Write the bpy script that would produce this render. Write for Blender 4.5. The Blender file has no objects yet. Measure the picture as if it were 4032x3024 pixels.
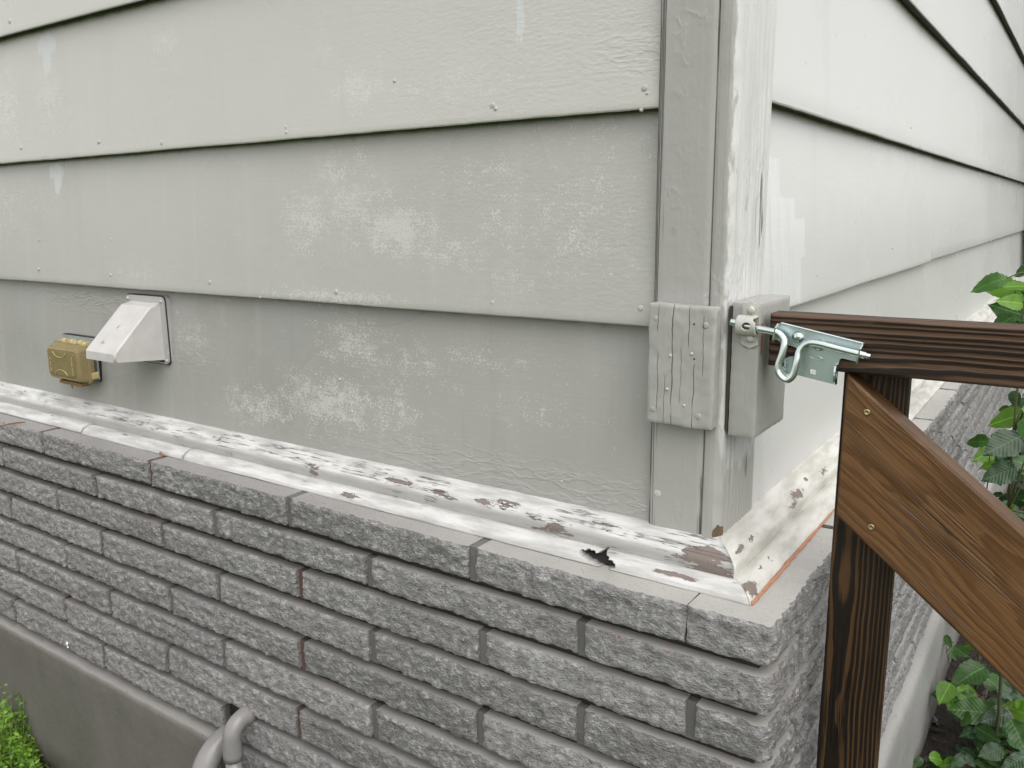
import bpy, math, random
from mathutils import Vector, Matrix, noise as mn

random.seed(7)
scene = bpy.context.scene
col = scene.collection

# ------------------------------------------------------------------ camera
CAM = Vector((0.3720, -1.0193, 1.2978))
YAW, PITCH, ROLL = -0.603828, 0.202072, -0.01057
fw = Vector((math.sin(YAW) * math.cos(PITCH), math.cos(YAW) * math.cos(PITCH), -math.sin(PITCH)))
r0 = fw.cross(Vector((0, 0, 1))).normalized()
u0 = r0.cross(fw)
rr = math.cos(ROLL) * r0 + math.sin(ROLL) * u0
uu = -math.sin(ROLL) * r0 + math.cos(ROLL) * u0
cd = bpy.data.cameras.new('camera')
cam = bpy.data.objects.new('camera', cd)
col.objects.link(cam)
M = Matrix((rr, uu, -fw)).transposed().to_4x4()
M.translation = CAM
cam.matrix_world = M
cd.sensor_width = 36.0
cd.lens = 3292.28 / 4032 * 36
cd.clip_start = 0.02
cd.clip_end = 600
scene.camera = cam

# ------------------------------------------------------------------ world, sun, exposure
TRAVEL = Vector((-0.52, 0.30, -0.80)).normalized()      # direction the sunlight travels
SKY_STRENGTH, SUN_STRENGTH, EXPOSURE = 0.15, 1.1, 0.46
w = bpy.data.worlds.new('World')
scene.world = w
w.use_nodes = True
wn = w.node_tree.nodes
wl = w.node_tree.links
bg = wn['Background']
sky = wn.new('ShaderNodeTexSky')
sky.sky_type = 'NISHITA'
sky.sun_disc = False
sky.sun_elevation = math.asin(-TRAVEL.z)
sky.sun_rotation = math.atan2(-TRAVEL.x, -TRAVEL.y)
sky.air_density = 2.2
sky.dust_density = 1.6
sky.ozone_density = 1.0
hs = wn.new('ShaderNodeHueSaturation')
hs.inputs['Saturation'].default_value = 0.06            # overcast: almost no blue left
wl.new(sky.outputs[0], hs.inputs['Color'])
wl.new(hs.outputs[0], bg.inputs['Color'])
bg.inputs['Strength'].default_value = SKY_STRENGTH
sd = bpy.data.lights.new('sun', 'SUN')
sd.energy = SUN_STRENGTH
sd.angle = math.radians(60)
sd.color = (1.0, 0.97, 0.92)
sun = bpy.data.objects.new('sun', sd)
col.objects.link(sun)
sun.rotation_euler = TRAVEL.to_track_quat('-Z', 'Y').to_euler()
vs = scene.view_settings
vs.view_transform = 'Standard'
vs.look = 'None'
vs.exposure = EXPOSURE
vs.gamma = 1.0
vs.use_curve_mapping = False
scene.cycles.max_bounces = 4
scene.cycles.diffuse_bounces = 2
scene.cycles.glossy_bounces = 2
scene.cycles.transmission_bounces = 4
scene.cycles.caustics_reflective = False
scene.cycles.caustics_refractive = False
scene.cycles.use_adaptive_sampling = True
scene.cycles.adaptive_threshold = 0.03

# ------------------------------------------------------------------ helpers
def tag(o, label=None, cat=None, group=None, kind=None):
    if label: o['label'] = label
    if cat: o['category'] = cat
    if group: o['group'] = group
    if kind: o['kind'] = kind
    return o

def link(o, parent=None):
    col.objects.link(o)
    if parent is not None:
        o.parent = parent
        o.matrix_parent_inverse = Matrix.Identity(4)
    return o

def empty(name, loc=(0, 0, 0)):
    o = bpy.data.objects.new(name, None)
    o.empty_display_size = 0.05
    o.location = loc
    return link(o)

class MB:
    """collects vertices and faces of one mesh"""
    def __init__(self):
        self.v = []; self.f = []; self.m = []; self.sm = []; self.attr = {}
    def vert(self, p):
        self.v.append(tuple(p)); return len(self.v) - 1
    def face(self, ids, m=0, smooth=False):
        self.f.append(tuple(ids)); self.m.append(m); self.sm.append(smooth)
    def quad(self, a, b, c, d, m=0, smooth=False):
        i = [self.vert(p) for p in (a, b, c, d)]
        self.face(i, m, smooth)
    def grid(self, fn, nu, nv, m=0, smooth=True, flip=False):
        base = len(self.v)
        for j in range(nv + 1):
            for i in range(nu + 1):
                self.v.append(tuple(fn(i / nu, j / nv)))
        for j in range(nv):
            for i in range(nu):
                a = base + j * (nu + 1) + i
                q = (a, a + 1, a + nu + 2, a + nu + 1)
                self.face(q[::-1] if flip else q, m, smooth)
        return base
    def box(self, lo, hi, m=0, bev=0.0):
        x0, y0, z0 = lo; x1, y1, z1 = hi
        if bev <= 0:
            c = [self.vert(p) for p in ((x0,y0,z0),(x1,y0,z0),(x1,y1,z0),(x0,y1,z0),(x0,y0,z1),(x1,y0,z1),(x1,y1,z1),(x0,y1,z1))]
            for q in ((0,3,2,1),(4,5,6,7),(0,1,5,4),(1,2,6,5),(2,3,7,6),(3,0,4,7)):
                self.face([c[k] for k in q], m)
            return
        b = bev
        ids = {}
        for sx in (0, 1):
            for sy in (0, 1):
                for sz in (0, 1):
                    X, Y, Z = (x0, x1)[sx], (y0, y1)[sy], (z0, z1)[sz]
                    dx, dy, dz = (b, -b)[sx], (b, -b)[sy], (b, -b)[sz]
                    ids[sx, sy, sz, 'x'] = self.vert((X, Y + dy, Z + dz))
                    ids[sx, sy, sz, 'y'] = self.vert((X + dx, Y, Z + dz))
                    ids[sx, sy, sz, 'z'] = self.vert((X + dx, Y + dy, Z))
        g = lambda *k: ids[k]
        F = self.face
        F([g(0,0,0,'x'), g(0,0,1,'x'), g(0,1,1,'x'), g(0,1,0,'x')], m)
        F([g(1,0,0,'x'), g(1,1,0,'x'), g(1,1,1,'x'), g(1,0,1,'x')], m)
        F([g(0,0,0,'y'), g(1,0,0,'y'), g(1,0,1,'y'), g(0,0,1,'y')], m)
        F([g(0,1,0,'y'), g(0,1,1,'y'), g(1,1,1,'y'), g(1,1,0,'y')], m)
        F([g(0,0,0,'z'), g(0,1,0,'z'), g(1,1,0,'z'), g(1,0,0,'z')], m)
        F([g(0,0,1,'z'), g(1,0,1,'z'), g(1,1,1,'z'), g(0,1,1,'z')], m)
        for a in (0, 1):
            for c in (0, 1):
                for (p, q, k1, k2) in (('x', 'y', 0, 0), ):
                    pass
        # edges
        for sx in (0, 1):
            for sy in (0, 1):
                F([g(sx,sy,0,'x'), g(sx,sy,1,'x'), g(sx,sy,1,'y'), g(sx,sy,0,'y')], m, True)
        for sx in (0, 1):
            for sz in (0, 1):
                F([g(sx,0,sz,'x'), g(sx,1,sz,'x'), g(sx,1,sz,'z'), g(sx,0,sz,'z')], m, True)
        for sy in (0, 1):
            for sz in (0, 1):
                F([g(0,sy,sz,'y'), g(1,sy,sz,'y'), g(1,sy,sz,'z'), g(0,sy,sz,'z')], m, True)
        for sx in (0, 1):
            for sy in (0, 1):
                for sz in (0, 1):
                    F([g(sx,sy,sz,'x'), g(sx,sy,sz,'y'), g(sx,sy,sz,'z')], m, True)
    def tube(self, pts, rad, n=12, m=0, cap=True):
        pts = [Vector(p) for p in pts]
        rads = rad if isinstance(rad, (list, tuple)) else [rad] * len(pts)
        rings = []
        t = (pts[1] - pts[0]).normalized()
        ref = Vector((0, 0, 1)) if abs(t.z) < 0.9 else Vector((1, 0, 0))
        nrm = t.cross(ref).normalized()
        for i, p in enumerate(pts):
            if i == 0: t2 = (pts[1] - pts[0]).normalized()
            elif i == len(pts) - 1: t2 = (pts[-1] - pts[-2]).normalized()
            else: t2 = (pts[i + 1] - pts[i - 1]).normalized()
            nrm = (nrm - nrm.dot(t2) * t2).normalized()
            bn = t2.cross(nrm)
            rings.append([self.vert(p + rads[i] * (math.cos(2 * math.pi * k / n) * nrm + math.sin(2 * math.pi * k / n) * bn)) for k in range(n)])
        for a, b in zip(rings, rings[1:]):
            for k in range(n):
                self.face((a[k], a[(k + 1) % n], b[(k + 1) % n], b[k]), m, True)
        if cap:
            self.face(rings[0][::-1], m); self.face(rings[-1], m)
    def lathe(self, prof, centre, axis, n=16, m=0):
        """prof: (radius, height) along axis"""
        axis = Vector(axis).normalized(); c = Vector(centre)
        a = axis.orthogonal().normalized(); b = axis.cross(a)
        rings = []
        for r, h in prof:
            rings.append([self.vert(c + axis * h + max(r, 1e-5) * (math.cos(2 * math.pi * k / n) * a + math.sin(2 * math.pi * k / n) * b)) for k in range(n)])
        for p, q in zip(rings, rings[1:]):
            for k in range(n):
                self.face((p[k], p[(k + 1) % n], q[(k + 1) % n], q[k]), m, True)
        self.face(rings[-1], m, True)
    def build(self, name, mats, parent=None, recalc=False):
        me = bpy.data.meshes.new(name)
        me.from_pydata(self.v, [], self.f)
        for mt in (mats if isinstance(mats, (list, tuple)) else [mats]):
            me.materials.append(mt)
        me.polygons.foreach_set('material_index', self.m)
        me.polygons.foreach_set('use_smooth', self.sm)
        for k, vals in self.attr.items():
            at = me.attributes.new(k, 'FLOAT', 'POINT')
            vals = list(vals) + [0.0] * (len(self.v) - len(vals))
            at.data.foreach_set('value', vals)
        me.update()
        if recalc:
            import bmesh
            bm = bmesh.new(); bm.from_mesh(me)
            bmesh.ops.recalc_face_normals(bm, faces=bm.faces)
            bm.to_mesh(me); bm.free()
        return link(bpy.data.objects.new(name, me), parent)

def fn3(x, y, z, s=1.0, seed=0.0):
    return mn.noise(Vector((x * s + seed * 7.13, y * s - seed * 3.7, z * s + seed * 1.9)))

def smooth_path(pts, k=6):
    """Catmull-Rom through the points"""
    P = [Vector(p) for p in pts]
    P = [2 * P[0] - P[1]] + P + [2 * P[-1] - P[-2]]
    out = []
    for i in range(1, len(P) - 2):
        for j in range(k):
            t = j / k
            a, b, c, d = P[i - 1], P[i], P[i + 1], P[i + 2]
            out.append(0.5 * ((2 * b) + (-a + c) * t + (2 * a - 5 * b + 4 * c - d) * t * t + (-a + 3 * b - 3 * c + d) * t ** 3))
    out.append(P[-2])
    return out

# ------------------------------------------------------------------ material helper
class NT:
    def __init__(self, name):
        self.mat = bpy.data.materials.new(name)
        self.mat.use_nodes = True
        self.t = self.mat.node_tree
        self.n = self.t.nodes
        self.b = self.n['Principled BSDF']
        self.geo = self.n.new('ShaderNodeNewGeometry')
        self.tc = self.n.new('ShaderNodeTexCoord')
        self.P = self.geo.outputs['Position']
        self.O = self.tc.outputs['Object']
    def s(self, sock, val):
        if isinstance(val, bpy.types.NodeSocket): self.t.links.new(val, sock)
        elif val is not None:
            if sock.type == 'RGBA' and len(val) == 3: val = (*val, 1)
            sock.default_value = val
    def vscale(self, vec, sc):
        m = self.n.new('ShaderNodeVectorMath'); m.operation = 'MULTIPLY'
        self.s(m.inputs[0], vec); m.inputs[1].default_value = sc
        return m.outputs[0]
    def vadd(self, a, b):
        m = self.n.new('ShaderNodeVectorMath'); m.operation = 'ADD'
        self.s(m.inputs[0], a); self.s(m.inputs[1], b)
        return m.outputs[0]
    def noise(self, sc=(1, 1, 1), vec=None, detail=3.0, rough=0.55, out=0, dist=0.0):
        k = self.n.new('ShaderNodeTexNoise')
        self.s(k.inputs['Vector'], self.vscale(vec or self.P, sc))
        k.inputs['Scale'].default_value = 1.0
        k.inputs['Detail'].default_value = detail
        k.inputs['Roughness'].default_value = rough
        k.inputs['Distortion'].default_value = dist
        return k.outputs[out]
    def voro(self, sc=(1, 1, 1), vec=None, feature='F1', rnd=1.0):
        k = self.n.new('ShaderNodeTexVoronoi'); k.feature = feature
        self.s(k.inputs['Vector'], self.vscale(vec or self.P, sc))
        k.inputs['Scale'].default_value = 1.0
        k.inputs['Randomness'].default_value = rnd
        return k.outputs['Distance']
    def m(self, op, a, b=None, c=None, clamp=False):
        k = self.n.new('ShaderNodeMath'); k.operation = op; k.use_clamp = clamp
        self.s(k.inputs[0], a)
        if b is not None: self.s(k.inputs[1], b)
        if c is not None: self.s(k.inputs[2], c)
        return k.outputs[0]
    def ss(self, x, lo, hi):
        """linear step from lo to hi, clamped"""
        k = self.n.new('ShaderNodeMapRange'); k.clamp = True
        k.interpolation_type = 'SMOOTHSTEP'
        self.s(k.inputs['Value'], x)
        k.inputs['From Min'].default_value = lo; k.inputs['From Max'].default_value = hi
        return k.outputs['Result']
    def mix(self, f, a, b, mode='MIX'):
        k = self.n.new('ShaderNodeMix'); k.data_type = 'RGBA'; k.blend_type = mode
        self.s(k.inputs[0], f); self.s(k.inputs[6], a); self.s(k.inputs[7], b)
        return k.outputs[2]
    def attr(self, name):
        k = self.n.new('ShaderNodeAttribute'); k.attribute_name = name
        return k.outputs['Fac']
    def xyz(self, v):
        k = self.n.new('ShaderNodeSeparateXYZ'); self.s(k.inputs[0], v)
        return k.outputs
    def ramp(self, f, stops):
        k = self.n.new('ShaderNodeValToRGB')
        e = k.color_ramp.elements
        while len(e) < len(stops): e.new(0.5)
        for q, (p, c) in zip(e, stops):
            q.position = p; q.color = (*c, 1) if len(c) == 3 else c
        self.s(k.inputs[0], f)
        return k.outputs[0]
    def bump(self, h, strength=0.5, dist=0.001, normal=None):
        k = self.n.new('ShaderNodeBump')
        self.s(k.inputs['Height'], h)
        self.s(k.inputs['Strength'], strength)
        k.inputs['Distance'].default_value = dist
        if normal is not None: self.s(k.inputs['Normal'], normal)
        return k.outputs[0]
    def out(self, color=None, rough=None, normal=None, spec=None, metal=None):
        b = self.b
        if color is not None: self.s(b.inputs['Base Color'], color)
        if rough is not None: self.s(b.inputs['Roughness'], rough)
        if normal is not None: self.s(b.inputs['Normal'], normal)
        if spec is not None: self.s(b.inputs['Specular IOR Level'], spec)
        if metal is not None: self.s(b.inputs['Metallic'], metal)
        return self.mat

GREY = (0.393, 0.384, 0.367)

def mat_siding_left():
    k = NT('weathered_grey_siding_paint')
    big = k.noise((1.3, 1.3, 2.2), detail=2)
    tint = k.noise((2.6, 2.6, 1.2), detail=1)
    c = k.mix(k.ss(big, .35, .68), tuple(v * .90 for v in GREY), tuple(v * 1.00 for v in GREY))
    c = k.mix(k.m('MULTIPLY', k.ss(tint, .5, .68), .2), c, (0.445, 0.420, 0.398))
    c = k.mix(k.m('MULTIPLY', k.ss(tint, .5, .32), .25), c, (0.375, 0.40, 0.385))
    streak = k.noise((26, 26, 1.6), detail=3)
    c = k.mix(k.m('MULTIPLY', k.ss(streak, .56, .75), .14), c, (0.56, 0.56, 0.54))
    c = k.mix(k.m('MULTIPLY', k.ss(streak, .44, .28), .16), c, (0.24, 0.235, 0.21))
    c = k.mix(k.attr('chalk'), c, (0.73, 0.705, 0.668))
    fine = k.noise((330, 330, 420), detail=1)
    lines = k.noise((14, 14, 330), detail=2)
    blot = k.noise((40, 40, 44), detail=5, rough=.72)
    fsum = k.m('ADD', k.m('MULTIPLY', k.attr('fade'), .85), k.m('MULTIPLY', k.m('SUBTRACT', blot, .5), 1.7))
    fsum = k.m('ADD', fsum, k.m('MULTIPLY', k.m('SUBTRACT', lines, .5), .7))
    fsum = k.m('ADD', fsum, k.m('MULTIPLY', k.m('SUBTRACT', fine, .5), 2.0))
    fade = k.ss(fsum, .46, .80)
    c = k.mix(k.m('MULTIPLY', fade, .5), c, (0.73, 0.715, 0.69))
    brush = k.noise((170, 170, 9), detail=2)
    drip = k.ss(k.m('ADD', k.attr('drip'), k.m('MULTIPLY', k.m('SUBTRACT', brush, .5), .9)), .50, .60)
    c = k.mix(k.m('MULTIPLY', drip, .8), c, (0.63, 0.64, 0.64))
    # grime and painted contact shade under the laps and specks
    grime_shade = k.ss(k.m('ADD', k.attr('grime_shade'), k.m('MULTIPLY', k.m('SUBTRACT', k.noise((40, 40, 12), detail=4), .5), .9)), .45, 1.05)
    c = k.mix(k.m('MULTIPLY', grime_shade, .45), c, (0.11, 0.105, 0.08))
    grain = k.noise((9, 9, 210), detail=3)
    peel = k.noise((95, 95, 210), detail=2)
    gl = k.attr('brushy')
    h = k.m('ADD', k.m('MULTIPLY', grain, .22), k.m('MULTIPLY', peel, k.m('MULTIPLY_ADD', gl, 1.2, .10)))
    h = k.m('ADD', h, k.m('MULTIPLY', k.attr('fade'), k.m('MULTIPLY', fine, .5)))
    h = k.m('ADD', h, k.m('MULTIPLY', k.noise((22, 22, 40), detail=1), .3))
    ridge = k.m('SUBTRACT', 1, k.m('ABSOLUTE', k.m('MULTIPLY', k.m('SUBTRACT', k.noise((16, 16, 50), detail=3), .5), 14)), clamp=True)
    h = k.m('ADD', h, k.m('MULTIPLY', ridge, k.m('MULTIPLY', k.attr('ridge'), 1.2)))
    n = k.bump(h, .55, .0013)
    r = k.m('ADD', k.m('MULTIPLY_ADD', fade, .2, .28), k.m('MULTIPLY', k.m('SUBTRACT', big, .5), .15))
    return k.out(c, r, n, .5)

def mat_siding_right():
    k = NT('pale_grey_siding_paint')
    big = k.noise((1.5, .8, 2.0), detail=2)
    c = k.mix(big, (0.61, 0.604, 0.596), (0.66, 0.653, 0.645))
    brush = k.noise((90, 90, 5), detail=3)
    patch = k.ss(k.m('ADD', k.attr('drip'), k.m('MULTIPLY', k.m('SUBTRACT', brush, .5), .9)), .36, .62)
    c = k.mix(patch, c, (0.71, 0.712, 0.715))
    grime_shade = k.ss(k.m('ADD', k.attr('grime_shade'), k.m('MULTIPLY', k.m('SUBTRACT', k.noise((40, 40, 12), detail=4), .5), .7)), .5, 1.1)
    c = k.mix(k.m('MULTIPLY', grime_shade, .35), c, (0.12, 0.11, 0.09))
    run = k.noise((4, 9, .8), detail=2)
    c = k.mix(k.m('MULTIPLY', k.ss(run, .6, .75), .18), c, (0.42, 0.42, 0.39))
    spk = k.ss(k.noise((45, 45, 45), detail=1), .78, .81)
    c = k.mix(k.m('MULTIPLY', spk, .4), c, (0.3, 0.3, 0.28))
    h = k.m('ADD', k.noise((10, 10, 160), detail=3), k.m('MULTIPLY', k.noise((90, 90, 110), detail=2), .4))
    n = k.bump(h, .16, .001)
    return k.out(c, k.m('MULTIPLY_ADD', big, .12, .22), n, .5)

def mat_raw_edge():
    k = NT('dark_unpainted_lap_edge')
    c = k.mix(k.noise((30, 30, 80), detail=3), (0.035, 0.032, 0.022), (0.085, 0.08, 0.06))
    return k.out(c, .8, None, .2)

def mat_corner(white):
    k = NT('weathered_white_corner_paint' if white else 'grey_corner_paint')
    x, y, z = k.xyz(k.P)
    warp = k.noise((9, 9, 5), detail=3)
    grain = k.noise((230, 230, 3.0), detail=3, rough=.65)
    base = k.mix(k.noise((6, 6, 3), detail=3), tuple(v * .96 for v in GREY), tuple(v * 1.10 for v in GREY))
    if white:
        # primer is white past the arris, grey before it, with a ragged line between
        e = k.m('ADD', k.m('MULTIPLY', x, 140), k.m('MULTIPLY', k.m('SUBTRACT', k.noise((70, 70, 18), detail=4, rough=.7), .5), 3.2))
        e = k.m('ADD', e, k.m('MULTIPLY', k.ss(z, 1.02, .90), -1.4))
        e = k.ss(e, -.35, .05)
        wcol = k.mix(k.noise((25, 25, 6), detail=4), (0.54, 0.538, 0.53), (0.72, 0.718, 0.71))
        wcol = k.mix(k.m('MULTIPLY', k.ss(grain, .52, .68), .5), wcol, (0.46, 0.455, 0.45))
        wcol = k.mix(k.ss(z, 1.12, .92), wcol, (0.50, 0.50, 0.505))
        c = k.mix(e, base, wcol)
    else:
        c = base
    # flaked bare wood and cracks along the grain
    pk = k.ss(k.m('ADD', k.attr('peel'), k.m('MULTIPLY', k.m('SUBTRACT', k.noise((90, 90, 45), detail=3), .5), 1.0)), .5, .56)
    c = k.mix(pk, c, k.mix(grain, (0.09, 0.055, 0.03), (0.20, 0.14, 0.09)))
    cr = k.m('SUBTRACT', 1, k.m('ABSOLUTE', k.m('MULTIPLY', k.m('SUBTRACT', k.noise((150, 150, 1.0), detail=1), .5), 22 if white else 13)), clamp=True)
    crm = k.m('MULTIPLY', cr, k.ss(k.m('ADD', k.attr('crack'), k.m('MULTIPLY', k.m('SUBTRACT', k.noise((14, 14, 9), detail=2), .5), 1.6)), .55, .75))
    c = k.mix(k.m('MULTIPLY', crm, .85), c, (0.04, 0.035, 0.03))
    rid = k.m('SUBTRACT', 1, k.m('ABSOLUTE', k.m('MULTIPLY', k.m('SUBTRACT', k.noise((28, 28, 16), detail=3), .5), 16)), clamp=True)
    h = k.m('ADD', k.m('MULTIPLY', grain, 1.0 if white else .3), k.m('MULTIPLY', warp, .9))
    h = k.m('ADD', h, k.m('MULTIPLY', rid, k.m('MULTIPLY', k.ss(k.noise((11, 11, 7), detail=1), .5, .65), .4)))
    h = k.m('ADD', h, k.m('MULTIPLY', k.noise((150, 150, 90), detail=2), .35))
    h = k.m('SUBTRACT', h, k.m('MULTIPLY', crm, 1.6))
    h = k.m('SUBTRACT', h, k.m('MULTIPLY', pk, .8))
    n = k.bump(h, .85 if white else .7, .0018)
    return k.out(c, .5 if white else .42, n, .45)

def mat_moulding(cream):
    k = NT('peeling_cream_moulding_paint' if cream else 'peeling_white_moulding_paint')
    lo = (0.47, 0.455, 0.41) if cream else (0.44, 0.435, 0.42)
    hi = (0.67, 0.655, 0.61) if cream else (0.69, 0.685, 0.67)
    n1 = k.noise((50, 14, 50) if cream else (12, 60, 60), detail=4)
    c = k.mix(k.ss(n1, .3, .65), lo, hi)
    stain = k.noise((30, 5, 30) if cream else (5, 30, 30), detail=3)
    c = k.mix(k.m('MULTIPLY', k.ss(stain, .52, .72), .4), c, (0.36, 0.335, 0.30))
    c = k.mix(k.m('MULTIPLY', k.attr('face_shade'), .85), c, GREY)  # upright faces painted greyer: shading put into the colour of one paint
    sc = (60, 60, 110) if cream else (30, 95, 120)
    pk = k.ss(k.m('ADD', k.attr('peel'), k.m('MULTIPLY', k.m('SUBTRACT', k.noise(sc, detail=5, rough=.68), .5), 2.1)), .50, .54)
    wood = k.mix(k.noise((20, 150, 200), detail=3), (0.155, 0.125, 0.11), (0.26, 0.215, 0.19))
    c = k.mix(pk, c, wood)
    cr = k.m('SUBTRACT', 1, k.m('ABSOLUTE', k.m('MULTIPLY', k.m('SUBTRACT', k.noise((75, 4, 90) if cream else (4.5, 80, 100), detail=4, rough=.62), .5), 52)), clamp=True)
    crm = k.m('MULTIPLY', cr, k.ss(k.m('ADD', k.attr('crack'), k.m('MULTIPLY', k.m('SUBTRACT', k.noise((18, 18, 18), detail=2), .5), 1.7)), .50, .70))
    c = k.mix(k.m('MULTIPLY', crm, .8), c, (0.06, 0.045, 0.04))
    rot = k.attr('rot')
    c = k.mix(rot, c, k.mix(k.ss(k.noise((60, 60, 160), detail=3), .5, .65), (0.003, 0.0025, 0.002), (0.035, 0.014, 0.008)))
    spk = k.ss(k.noise((60, 60, 60), detail=2), .73, .76)
    c = k.mix(k.m('MULTIPLY', spk, .3), c, (0.22, 0.18, 0.15))
    h = k.m('ADD', k.m('MULTIPLY', k.noise((100, 7, 100) if cream else (16, 120, 120), detail=3), .35 if cream else .7), k.m('MULTIPLY', k.noise((60, 30, 60) if cream else (60, 60, 60), detail=2), .15 if cream else .4))
    h = k.m('SUBTRACT', h, k.m('MULTIPLY', pk, .9))
    h = k.m('SUBTRACT', h, k.m('MULTIPLY', crm, 1.0))
    n = k.bump(h, .8, .0018)
    r = k.m('MULTIPLY_ADD', pk, .3, .36)
    r = k.m('ADD', r, k.m('MULTIPLY', rot, .35))
    return k.out(c, r, n, .5)

def mat_brick():
    k = NT('grey_painted_split_brick')
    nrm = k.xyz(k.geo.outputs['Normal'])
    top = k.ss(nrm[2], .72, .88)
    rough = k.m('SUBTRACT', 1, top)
    oi = k.n.new('ShaderNodeObjectInfo')
    x, y, z = k.xyz(k.P)
    base = k.mix(oi.outputs['Random'], (0.225, 0.217, 0.217), (0.335, 0.322, 0.320))
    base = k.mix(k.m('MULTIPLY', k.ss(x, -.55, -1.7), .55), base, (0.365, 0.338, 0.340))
    pit = k.noise((230, 230, 330), detail=3, rough=.75)
    chis = k.noise((95, 95, 170), detail=4, rough=.72)
    patchy = k.noise((7, 7, 14), detail=2)
    worn = k.ss(k.m('ADD', chis, k.m('MULTIPLY', k.m('SUBTRACT', patchy, .5), .22)), .48, .68)
    c = k.mix(k.m('MULTIPLY', worn, k.m('MULTIPLY', rough, .7)), base, (0.60, 0.59, 0.585))
    c = k.mix(k.m('MULTIPLY', k.ss(k.m('ADD', chis, k.m('MULTIPLY', k.m('SUBTRACT', patchy, .5), .15)), .46, .30), k.m('MULTIPLY', rough, .7)), c, (0.095, 0.09, 0.09))
    c = k.mix(k.m('MULTIPLY', top, .8), c, k.mix(k.ss(x, -.9, .05), k.mix(k.noise((30, 30, 30), detail=3), (0.27, 0.255, 0.252), (0.34, 0.32, 0.316)), k.mix(k.noise((30, 30, 30), detail=3), (0.42, 0.402, 0.378), (0.53, 0.51, 0.48))))  # up-facing tops painted lighter, the light on them put into the colour
    chip = k.ss(k.m('ADD', k.attr('chip'), k.m('MULTIPLY', k.m('SUBTRACT', k.noise((110, 110, 110), detail=3), .5), 1.5)), .80, .86)
    c = k.mix(chip, c, (0.30, 0.115, 0.075))
    dirt = k.ss(k.noise((3, 3, 6), detail=3), .58, .8)
    c = k.mix(k.m('MULTIPLY', dirt, .25), c, (0.13, 0.115, 0.10))
    h = k.m('ADD', k.m('MULTIPLY', pit, .9), k.m('MULTIPLY', chis, 1.7))
    h = k.m('MULTIPLY', h, k.m('MULTIPLY_ADD', rough, .95, .05))
    n = k.bump(h, 1.0, .0040)
    return k.out(c, k.m('MULTIPLY_ADD', pit, .3, .16), n, .75)

def mat_mortar():
    k = NT('grey_painted_mortar')
    c = k.mix(k.noise((30, 30, 30), detail=4), (0.12, 0.115, 0.113), (0.20, 0.192, 0.188))
    bare = k.ss(k.m('ADD', k.attr('bare'), k.m('MULTIPLY', k.m('SUBTRACT', k.noise((70, 70, 70), detail=3), .5), 1.2)), .5, .6)
    c = k.mix(k.m('MULTIPLY', bare, .85), c, (0.13, 0.072, 0.06))
    moss = k.ss(k.noise((11, 11, 30), detail=4), .6, .72)
    c = k.mix(k.m('MULTIPLY', moss, .45), c, (0.06, 0.055, 0.03))
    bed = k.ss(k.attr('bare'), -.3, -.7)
    c = k.mix(k.m('MULTIPLY', bed, k.ss(k.noise((9, 9, 9), detail=3), .2, .42)), c, (0.032, 0.027, 0.02))  # bed joints near black: dirt plus the joint shadow painted in
    h = k.m('ADD', k.noise((120, 120, 120), detail=3), k.m('MULTIPLY', k.noise((25, 25, 60), detail=2), 1.2))
    return k.out(c, .55, k.bump(h, .5, .0015), .4)

def mat_concrete():
    k = NT('painted_foundation_concrete')
    big = k.noise((5, 5, 4), detail=4)
    c = k.mix(big, (0.115, 0.112, 0.096), (0.20, 0.183, 0.172))
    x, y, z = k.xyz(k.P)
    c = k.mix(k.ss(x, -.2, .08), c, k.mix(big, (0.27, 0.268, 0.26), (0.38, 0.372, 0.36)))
    run = k.noise((14, 14, 1.5), detail=3)
    c = k.mix(k.m('MULTIPLY', k.ss(run, .55, .72), .3), c, (0.115, 0.12, 0.085))
    splash = k.ss(k.m('ADD', z, k.m('MULTIPLY', k.noise((9, 9, 9), detail=4), .16)), .075, -.03)
    c = k.mix(k.m('MULTIPLY', splash, .7), c, (0.05, 0.042, 0.03))
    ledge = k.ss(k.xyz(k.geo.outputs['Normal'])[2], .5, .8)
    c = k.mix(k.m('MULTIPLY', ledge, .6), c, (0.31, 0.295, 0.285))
    pits = k.ss(k.voro((38, 38, 38)), .09, .05)
    c = k.mix(k.m('MULTIPLY', pits, .6), c, (0.06, 0.055, 0.05))
    h = k.m('ADD', k.noise((9, 9, 9), detail=3), k.m('MULTIPLY', k.noise((70, 70, 70), detail=3), .35))
    h = k.m('SUBTRACT', h, k.m('MULTIPLY', pits, .6))
    return k.out(c, k.m('MULTIPLY_ADD', big, .25, .28), k.bump(h, .5, .005), .5)

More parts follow.
